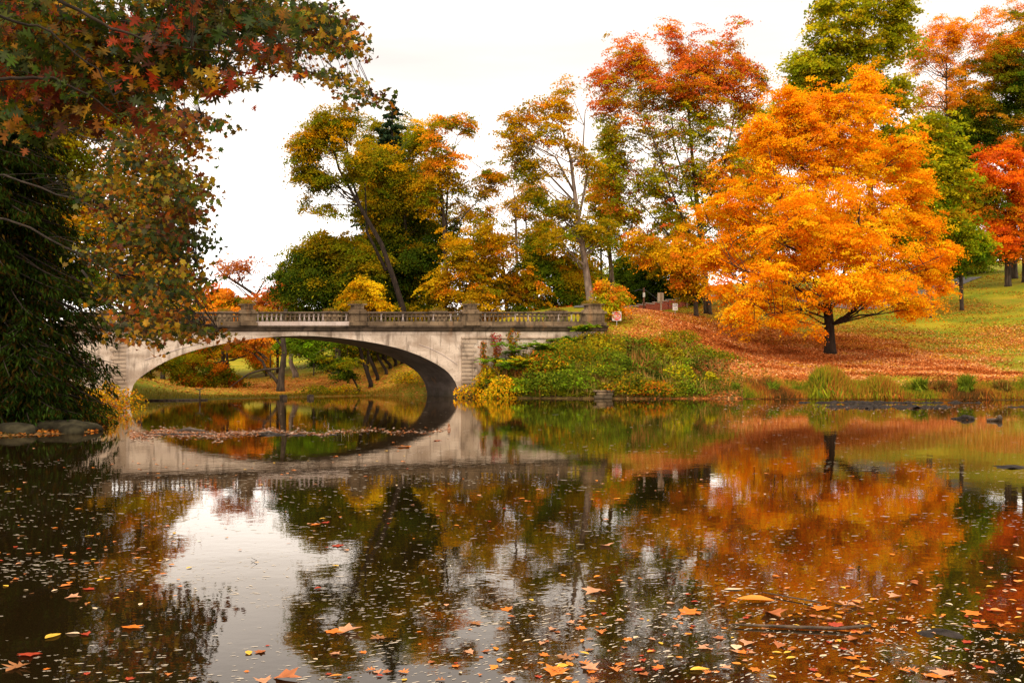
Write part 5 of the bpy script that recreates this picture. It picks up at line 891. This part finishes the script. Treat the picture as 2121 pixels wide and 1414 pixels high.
# ------------------------------------------------------------------ floating leaves and flecks
def flm(name, shape, pal, size, seed):
    rng = np.random.RandomState(seed); k = len(shape); V = shape.copy()*size; V[:, 2] = np.abs(V[:, 0])*rng.uniform(.05, .5)+rng.uniform(0, .1)*V[:, 1]**2/size; c = V.mean(0)
    n = k; allv = np.vstack([V, [[0, 0, 0.004*size/.15]]]); Fc = [(i_, (i_+1) % n, n) for i_ in range(n)]
    col = np.tile(np.array(pal), (n+1, 1))*np.append(rng.uniform(.8, 1.15, n), .75)[:, None]
    o = mesh_arr(name, allv, Fc, FLOAT, None, col=np.clip(col, 0.003, .95)); me = o.data; bpy.data.objects.remove(o); return me
BEECH = np.array([(0, -.5, 0), (.13, -.3, 0), (.24, -.05, 0), (.22, .2, 0), (.1, .4, 0), (0, .5, 0), (-.1, .4, 0), (-.22, .2, 0), (-.24, -.05, 0), (-.13, -.3, 0)])
MAPLE7 = star(7, .5)
KINDS = [('maple_leaf', 'orange maple leaf floating on the pond', MAPLE7, (.62, .17, .02), .16), ('maple_leaf', 'pale pinkish brown maple leaf floating upside down', MAPLE7, (.52, .25, .13), .15), ('maple_leaf', 'red maple leaf floating on the pond', MAPLE7, (.38, .05, .02), .14), ('maple_leaf', 'rusty brown maple leaf floating on the pond', MAPLE7, (.38, .12, .04), .17),
         ('oval_leaf', 'yellow oval leaf floating on the pond', BEECH, (.72, .42, .05), .13), ('oval_leaf', 'cream oval leaf floating on the pond', BEECH, (.70, .52, .33), .11), ('oval_leaf', 'orange oval leaf floating on the pond', BEECH, (.72, .24, .03), .13), ('oak_leaf', 'brown lobed oak leaf floating on the pond', OAK[::-1], (.34, .14, .05), .18), ('oak_leaf', 'orange lobed oak leaf floating on the pond', OAK, (.62, .2, .05), .18)]
MESH = [[flm(k[0], k[2], k[3], k[4]*s_, 700+10*q+v) for v, s_ in enumerate((.75, 1, 1.15))] for q, k in enumerate(KINDS)]
rngL = np.random.RandomState(5)
def leafspot(n):
    o = []
    while len(o) < n:
        py = HOR+58+592*rngL.uniform(0, 1)**1.0; px = rngL.uniform(-20, 2140)
        Y = F*CH/(py-HOR); x = (px-CX)*Y/F
        w_ = waves(np.array([[x*.5, math.log(Y)*8, 0]]), .9, 3)[0]
        pr = .22+.6*w_
        if 380 < px < 640 and py > 1050: pr *= .35
        if px > 1150 and py > 1050: pr += .25
        if rngL.uniform() < pr and sdf([[x, Y]])[0] < -.25: o.append((x, Y))
    return o
FIX = [(1050, 1262, 0, 1.4), (515, 1352, 4, 1.1), (540, 1350, 3, 1.0), (110, 1318, 4, 1.3), (150, 1312, 5, 1.2), (178, 1314, 2, 1.2), (270, 1299, 0, 1.3), (150, 1238, 1, 1.5), (185, 1220, 2, 1), (720, 1308, 1, 1.7), (690, 1308, 0, 1.2), (1565, 1244, 6, 2.4), (1730, 1295, 2, 1.8), (1450, 1387, 4, 1.6), (1550, 1333, 1, 1.6), (1525, 1340, 5, 1.6), (2015, 1270, 0, 1.3), (1930, 1400, 0, 1.6), (1960, 1396, 1, 1.4), (1785, 1398, 6, 1.5),
       (835, 925, 0, 4), (905, 912, 2, 2.4), (655, 1086, 0, 1.6), (675, 1082, 2, 1.3), (700, 1130, 2, 1.4), (1255, 1130, 1, 1.8), (1230, 1225, 1, 1.6), (1180, 1290, 1, 1), (60, 1355, 2, 1.8), (35, 1382, 7, 1.6), (545, 1412, 1, 1.6), (590, 1405, 3, 1.3), (1150, 1390, 0, 1.4), (1220, 1385, 1, 1.6), (1165, 1380, 4, 1.4), (1765, 1255, 1, 1.6), (1700, 1260, 0, 1.4), (1740, 1250, 1, 1.3), (1600, 1272, 3, 1.6), (1425, 1268, 0, 1.5), (1520, 1220, 5, 1.5), (1855, 1236, 1, 1.7), (2030, 1298, 0, 1.3)]
NIND = 300; spots = leafspot(720); spots.sort(key=lambda s: s[1])
lst = []
for px, py, k, s_ in FIX: q = wp(px, py); lst.append((q[0], q[1], k, s_))
WGT = np.array([.17, .17, .08, .1, .1, .12, .12, .07, .07]); WGT /= WGT.sum()
for (x, y) in spots: lst.append((x, y, int(rngL.choice(len(KINDS), p=WGT)), rngL.uniform(.3, .78)*(1 if y < 15 else 1.3)))
for q, (x, y, k, s_) in enumerate(lst[:NIND]):
    me = MESH[k][rngL.randint(3)]; o = bpy.data.objects.new(KINDS[k][0], me); link(o); o.location = (float(x), float(y), .004); o.scale = (s_,)*3
    o.rotation_euler = (rngL.normal()*.06, rngL.normal()*.06, rngL.uniform(0, 6.28)); tag(o, KINDS[k][1], 'leaf', 'leaves floating on the pond')
PV, FV, CV = [], [], []; b0_ = 0
for (x, y, k, s_) in lst[NIND:]:
    sh = KINDS[k][2]*KINDS[k][4]*s_*1.1; a = rngL.uniform(0, 6.28); ca, sa = math.cos(a), math.sin(a)
    idx = np.linspace(0, len(sh)-1, 8).astype(int) if len(sh) > 8 else np.arange(8); sh = sh[idx]
    PV.append(np.column_stack([x+sh[:, 0]*ca-sh[:, 1]*sa, y+sh[:, 0]*sa+sh[:, 1]*ca, .006+np.abs(sh[:, 0])*.25])); FV.append(np.arange(8)+b0_); b0_ += 8; CV.append(np.tile(np.array(KINDS[k][3])*rngL.uniform(.8, 1.15), (8, 1)))
o = mesh_arr('floating_leaves', np.vstack(PV), np.array(FV), FLOAT, None, col=np.clip(np.vstack(CV), 0, .95)); tag(o, 'scattered autumn leaves floating farther out on the pond', 'leaves', kind='stuff')
# pale flecks of foam and seed drifting in streams
rng = np.random.RandomState(8); n = 42000
py = HOR+60+600*rng.uniform(0, 1, n)**1.05; px = rng.uniform(-20, 2141, n); Y = F*CH/(py-HOR); X = (px-CX)*Y/F
Q = np.column_stack([X*.55, np.log(Y)*5+.15*X, np.zeros(n)]); w1 = waves(Q, .8, 21); w2 = waves(Q*np.array([1, 2.5, 1]), 1.6, 22)
pr = np.clip(.03+.12*w1+.95*np.clip(w2-.3, 0, 2)+.25*np.clip(w1-.5, 0, 1), .012, .95)*np.where(Y > 22, 0.4, .75); m = (rng.uniform(0, 1, n) < pr) & (sdf(np.column_stack([X, Y])) < -.2)
X, Y = X[m], Y[m]; n = len(X); ang = .5*waves(np.column_stack([X*.4, Y*.4, X*0]), 1, 23)
for (cx_, cy_, r0_, r1_, m_) in ((1950, 1312, .14, .6, 190), (1730, 1375, .25, .8, 170), (1470, 1240, .2, .9, 120), (700, 1180, .3, 1.4, 150)):
    c_ = wp(cx_, cy_); a_ = rng.uniform(0, 6.28, m_); rr_ = np.round(rng.uniform(0, 1, m_)*5)/5*(r1_-r0_)+r0_+rng.normal(size=m_)*.012+.05*a_/6.28
    X = np.append(X, c_[0]+np.cos(a_)*rr_); Y = np.append(Y, c_[1]+np.sin(a_)*rr_*1.1); ang = np.append(ang, a_+PI/2)
n = len(X)
s_ = (.006+.012*rng.uniform(0, 1, n)**3)*(1+np.clip(Y-8, 0, 60)*.07)
sh = np.array([(-1, -.15, 0), (-.3, -.5, 0), (.7, -.4, 0), (1, .1, 0), (.3, .5, 0), (-.7, .4, 0)]); asp = rng.uniform(.4, 1.0, n)
lx, ly = sh[None, :, 0]*s_[:, None]*rng.uniform(.9, 2.6, (n, 1)), sh[None, :, 1]*(s_*asp*1.2)[:, None]; ca, sa = np.cos(ang)[:, None], np.sin(ang)[:, None]
V = np.stack([X[:, None]+lx*ca-ly*sa, Y[:, None]+lx*sa+ly*ca, np.full((n, 6), .003)], -1).reshape(-1, 3)
nr = 4200; rx_ = 270+np.minimum(rng.exponential(230, nr), 660); ry_ = 897-(rx_-480)*.012+3.5*np.sin(rx_*.031)+2*np.sin(rx_*.087)+rng.normal(size=nr)*(1.6+4.5*rng.uniform(0, 1, nr)**3+2*(rx_ < 480)); Yr = F*CH/(ry_-HOR); Xr = (rx_-CX)*Yr/F
nr2 = 1500; rx2 = rng.uniform(1500, 2121, nr2); ry2 = 838+rng.exponential(9, nr2); Y2 = F*CH/(ry2-HOR); Xr = np.append(Xr, (rx2-CX)*Y2/F); Yr = np.append(Yr, Y2)
okr = sdf(np.column_stack([Xr, Yr])) < -.3; Xr, Yr = Xr[okr], Yr[okr]
Vr, Fr = place_leaves(DIAM, np.column_stack([Xr, Yr, np.full(len(Xr), .012)]), rng.normal(size=(len(Xr), 3))*.06+np.array([0, 0, 1]), rng.uniform(.05, .16, len(Xr)), rng)
cr_ = np.array([(.34, .2, .13), (.5, .36, .27), (.26, .08, .03), (.07, .04, .02), (.4, .13, .03)])[rng.randint(5, size=len(Xr))]
o = mesh_arr('leaf_raft', Vr, Fr, FLOAT, col=np.repeat(cr_, 4, 0)); tag(o, 'drifted raft of small leaves and debris before the arch and along the right shore', 'leaves', kind='stuff')
FLM = flat('foam_fleck', (.52, .44, .34), .7)
o = mesh_arr('foam_flecks', V, np.arange(n*6).reshape(n, 6), FLM); tag(o, 'pale foam and seed flecks drifting in streams over the pond', 'foam', kind='stuff')

# ------------------------------------------------------------------ road, wall, signs, pole, car
def drape(pts, wd, name, mat, lift=.05):
    P = [ground_at(px, Y)[:2] for px, Y in pts]; Q = []
    for k in range(len(P)-1):
        for t_ in np.linspace(0, 1, 14)[:-1]: Q.append(P[k]*(1-t_)+P[k+1]*t_)
    Q.append(P[-1]); Q = np.array(Q); V = []
    for _ in range(12): Q[1:-1] = (Q[:-2]+Q[1:-1]*2+Q[2:])/4
    T_ = np.gradient(Q, axis=0); T_ /= np.linalg.norm(T_, axis=1, keepdims=True); Nn = np.column_stack([-T_[:, 1], T_[:, 0]])
    M = 6
    for k in range(M+1): V.append(Q+Nn*wd*(k/M-.5))
    V = np.array(V).transpose(1, 0, 2).reshape(-1, 2); z = hz(V)+lift; nq = len(Q)
    Fc = [(i_*(M+1)+k, (i_+1)*(M+1)+k, (i_+1)*(M+1)+k+1, i_*(M+1)+k+1) for i_ in range(nq-1) for k in range(M)]
    o = mesh_arr(name, np.column_stack([V, z]), Fc, mat, None, smooth=True); return tag(o, kind='structure')
drape([(1225, 90), (1262, 118), (1350, 132), (1480, 133), (1620, 127), (1760, 120), (1890, 131), (2010, 150)], 3.4, 'road', ASPH, .08)
rows2 = [(bp(px, 675.5, -.35), bp(px, 675.5, -.35, WB-.9)) for px in (130, 265, 500, 750, 953, 1100, 1248)]
mb = MB()
for k in range(len(rows2)-1): mb.add([rows2[k][0], rows2[k+1][0], rows2[k+1][1], rows2[k][1]], [(0, 1, 2, 3)])
mb.build('deck', ASPH, bridge)
def run_wall(p0, p1, h, t, name, label):
    p0, p1 = np.array(p0), np.array(p1); n = 10; root = empty(name, p0, label, 'wall'); mb = MB(); cp = MB(); L = np.linalg.norm((p1-p0)[:2]); rz = math.atan2(p1[1]-p0[1], p1[0]-p0[0])
    for k in range(n):
        c = p0+(p1-p0)*(k+.5)/n; z = h1(c[0], c[1]); mb.box((c[0], c[1], z+h/2-.3), (L/n+.001*k, t, h+.6), rz); cp.box((c[0], c[1], z+h+.06), (L/n, t+.14, .1), rz)
    for k in (0, 3, 6, 9):
        c = p0+(p1-p0)*k/n; z = h1(c[0], c[1]); mb.box((c[0], c[1], z+h/2), (.5, t+.2, h+.2), rz); cp.box((c[0], c[1], z+h+.16), (.62, t+.32, .1), rz)
    mb.build('wall', BRICK, root); cp.build('coping', PALESTONE, root)
a = ground_at(1287, 112); b = ground_at(1445, 122); run_wall(a, b, .95, .3, 'brick_wall', 'low red brick wall on the lawn behind the do not enter sign')
def text_mesh(name, body, size, mat, parent, loc, rz, ex=.004):
    cu = bpy.data.curves.new('t', 'FONT'); cu.body = body; cu.size = size; cu.align_x = 'CENTER'; cu.align_y = 'CENTER'; cu.extrude = ex; cu.offset = size*.03
    to = bpy.data.objects.new('t', cu); COL.objects.link(to); bpy.context.view_layer.update()
    me = bpy.data.meshes.new_from_object(to.evaluated_get(bpy.context.evaluated_depsgraph_get())); bpy.data.objects.remove(to)
    me.materials.clear(); me.materials.append(mat); o = bpy.data.objects.new(name, me); link(o, parent); o.location = loc; o.rotation_euler = (R(90), 0, rz); return o
def disc(mb, r, y, th, n=32):
    vs = [(r*math.cos(2*PI*k/n), y, r*math.sin(2*PI*k/n)) for k in range(n)]+[(r*math.cos(2*PI*k/n), y-th, r*math.sin(2*PI*k/n)) for k in range(n)]
    mb.add(vs, [tuple(range(n)), tuple(range(2*n-1, n-1, -1))]+[(k, k+n, (k+1) % n+n, (k+1) % n) for k in range(n)])
def dne(px, py, Y, wpx, label):
    c = W(px, py, Y); g_ = ground_at(px, Y); root = empty('traffic_sign', (c[0], Y, g_[2]), label, 'sign', 'do not enter signs'); s_ = wpx*Y/F; zc = c[2]-g_[2]
    def loc(mb, name, mat):
        o = mb.build(name, mat, root, origin=(0, 0, 0)); o.location = (0, 0, zc); return o
    mb = MB(); mb.box((0, 0, 0), (s_, .02, s_)); o = loc(mb, 'sign_plate', SIGNW)
    mb = MB(); disc(mb, s_*.46, -.012, .006); loc(mb, 'red_disc', SIGNR)
    mb = MB(); mb.box((0, -.021, 0), (s_*.74, .005, s_*.13)); loc(mb, 'white_bar', SIGNW)
    text_mesh('lettering', 'DO NOT', s_*.2, SIGNW, root, (0, -.022, zc+s_*.2), 0); text_mesh('lettering', 'ENTER', s_*.2, SIGNW, root, (0, -.022, zc-s_*.22), 0)
    mb = MB(); mb.box((0, .03, (zc+s_*.4)/2-.2), (.06, .04, zc+s_*.4+.4)); mb.build('post', STEEL, root, origin=(0, 0, 0)); return root
dne(1277.5, 654.5, 83, 19, 'square white and red DO NOT ENTER sign right of the bridge end pier')
dne(1079, 657, 92, 19, 'DO NOT ENTER sign glimpsed between the balusters behind the bridge')
# ONE WAY sign
c = W(1398.5, 635.5, 95); g_ = ground_at(1398.5, 95); root = empty('traffic_sign', (c[0], 95, g_[2]), 'small white upright ONE WAY sign with black arrow on a short post', 'sign'); zc = c[2]-g_[2]; s_ = 10*95/F
mb = MB(); mb.box((0, 0, 0), (s_, .02, s_*1.4)); o = mb.build('sign_plate', SIGNW, root, origin=(0, 0, 0)); o.location = (0, 0, zc)
text_mesh('lettering', 'ONE', s_*.38, SIGNK, root, (0, -.02, zc+s_*.45), 0); text_mesh('lettering', 'WAY', s_*.38, SIGNK, root, (0, -.02, zc+s_*.08), 0)
mb = MB(); mb.box((-.06*s_, -.016, -.38*s_), (.5*s_, .008, .1*s_)); mb.add([(.14*s_, -.021, -.22*s_), (.38*s_, -.021, -.38*s_), (.14*s_, -.021, -.54*s_)], [(0, 2, 1)]); o = mb.build('arrow', SIGNK, root, origin=(0, 0, 0)); o.location = (0, 0, zc)
mb = MB(); mb.box((0, .04, (zc-.1)/2-.2), (.14, .05, zc+.3)); mb.build('post', POST, root, origin=(0, 0, 0))
# blank sign back on a wooden post
c = W(1368.5, 615, 97); g_ = ground_at(1369.5, 97); root = empty('sign_board', (c[0], 97, g_[2]), 'tan back of a square sign on a tall wooden post', 'sign'); zc = c[2]-g_[2]
mb = MB(); mb.box((0, .05, zc), (.62, .03, .86)); mb.build('board', SIGNBACK, root, origin=(0, 0, 0)); mb = MB(); mb.box((0.03, -.03, zc/2), (.15, .12, zc+.9)); mb.build('post', POST, root, origin=(0, 0, 0), bevel=.01)
# utility pole
c0 = ground_at(1333.5, 108); tp = W(1333.5, 596, 108); root = empty('utility_pole', c0, 'thin brown utility pole with a white box before the brick wall', 'pole'); hp = tp[2]-c0[2]
mb = MB(); mb.tube([(0, 0, -.3), (0, 0, hp)], [.12, .09], 10); mb.build('pole', POLE, root, origin=(0, 0, 0), smooth=True); mb = MB(); mb.box((0, -.12, hp-.8), (.24, .14, .5)); mb.build('meter_box', SIGNW, root, origin=(0, 0, 0), bevel=.02)
mb = MB(); mb.tube([(-.1, 0, hp-.25), (-.6, 0, hp-.2), (-1.0, 0, hp-.4)], [.04, .04, .08], 6); mb.tube([(-1.0, 0, hp-.3), (-2.2, 1, hp-.55)], [.02, .02], 5); mb.build('bracket', SIGNK, root, origin=(0, 0, 0))
mb = MB(); s1, s2 = np.array([tp[0], 108, tp[2]-.1]), W(1392, 638, 99); mb.tube([s1, (s1+s2)/2+np.array([0, 0, -.1]), s2], [.015]*3, 4); o = mb.build('guy_wire', SIGNK, None, origin=tuple(float(v) for v in s1)); tag(o, 'thin guy wire slanting down right from the utility pole', 'wire')
c0 = ground_at(1423, 118); mb = MB(); mb.tube([(0, 0, -.2), (0, 0, 1.5)], [.06, .05], 8); mb.box((0, 0, 1.52), (.14, .14, .05)); o = mb.build('marker_post', POST, None, origin=(0, 0, 0)); o.location = tuple(float(v) for v in c0); tag(o, 'thin grey marker post at the crest of the lawn', 'post')
# parked car glimpsed behind the orange maple
c0 = ground_at(1838, 150); root = empty('parked_car', c0, 'white parked car glimpsed through the right side of the orange maple', 'car')
prof = [(-2.2, .35), (-2.2, .8), (-1.9, .95), (-1.35, 1.0), (-.75, 1.45), (.75, 1.47), (1.5, 1.02), (2.1, .9), (2.2, .6), (2.15, .35)]
mb = MB(); n = len(prof); vs = [(x, -.85, z) for x, z in prof]+[(x, .85, z) for x, z in prof]; mb.add(vs, [tuple(range(n)), tuple(range(2*n-1, n-1, -1))]+[(k, k+n, (k+1) % n+n, (k+1) % n) for k in range(n)]); mb.build('body', CARW, root, origin=(0, 0, 0), bevel=.06)
mb = MB(); mb.add([(-1.2, -.86, 1.0), (-.05, -.86, 1.0), (-.05, -.86, 1.36), (-.72, -.86, 1.36)], [(0, 1, 2, 3)]); mb.add([(.05, -.86, 1.0), (1.25, -.86, 1.0), (.7, -.86, 1.36), (.05, -.86, 1.36)], [(0, 1, 2, 3)]); mb.build('window', GLASS, root, origin=(0, 0, 0))
for x in (-1.4, 1.4):
    for y in (-.8, .8):
        mb = MB(); mb.tube([(x, y-.1, .32), (x, y+.1, .32)], [.33, .33], 16); wv = mb.build('wheel', RUBBER, root, origin=(0, 0, 0)); mb = MB(); mb.tube([(x, y-.11, .32), (x, y+.11, .32)], [.18, .18], 12); mb.build('rim', STEEL, wv, origin=(0, 0, 0))
mb = MB(); mb.box((-2.2, -.6, .75), (.05, .3, .18)); mb.build('tail_lamp', LAMP, root, origin=(0, 0, 0))
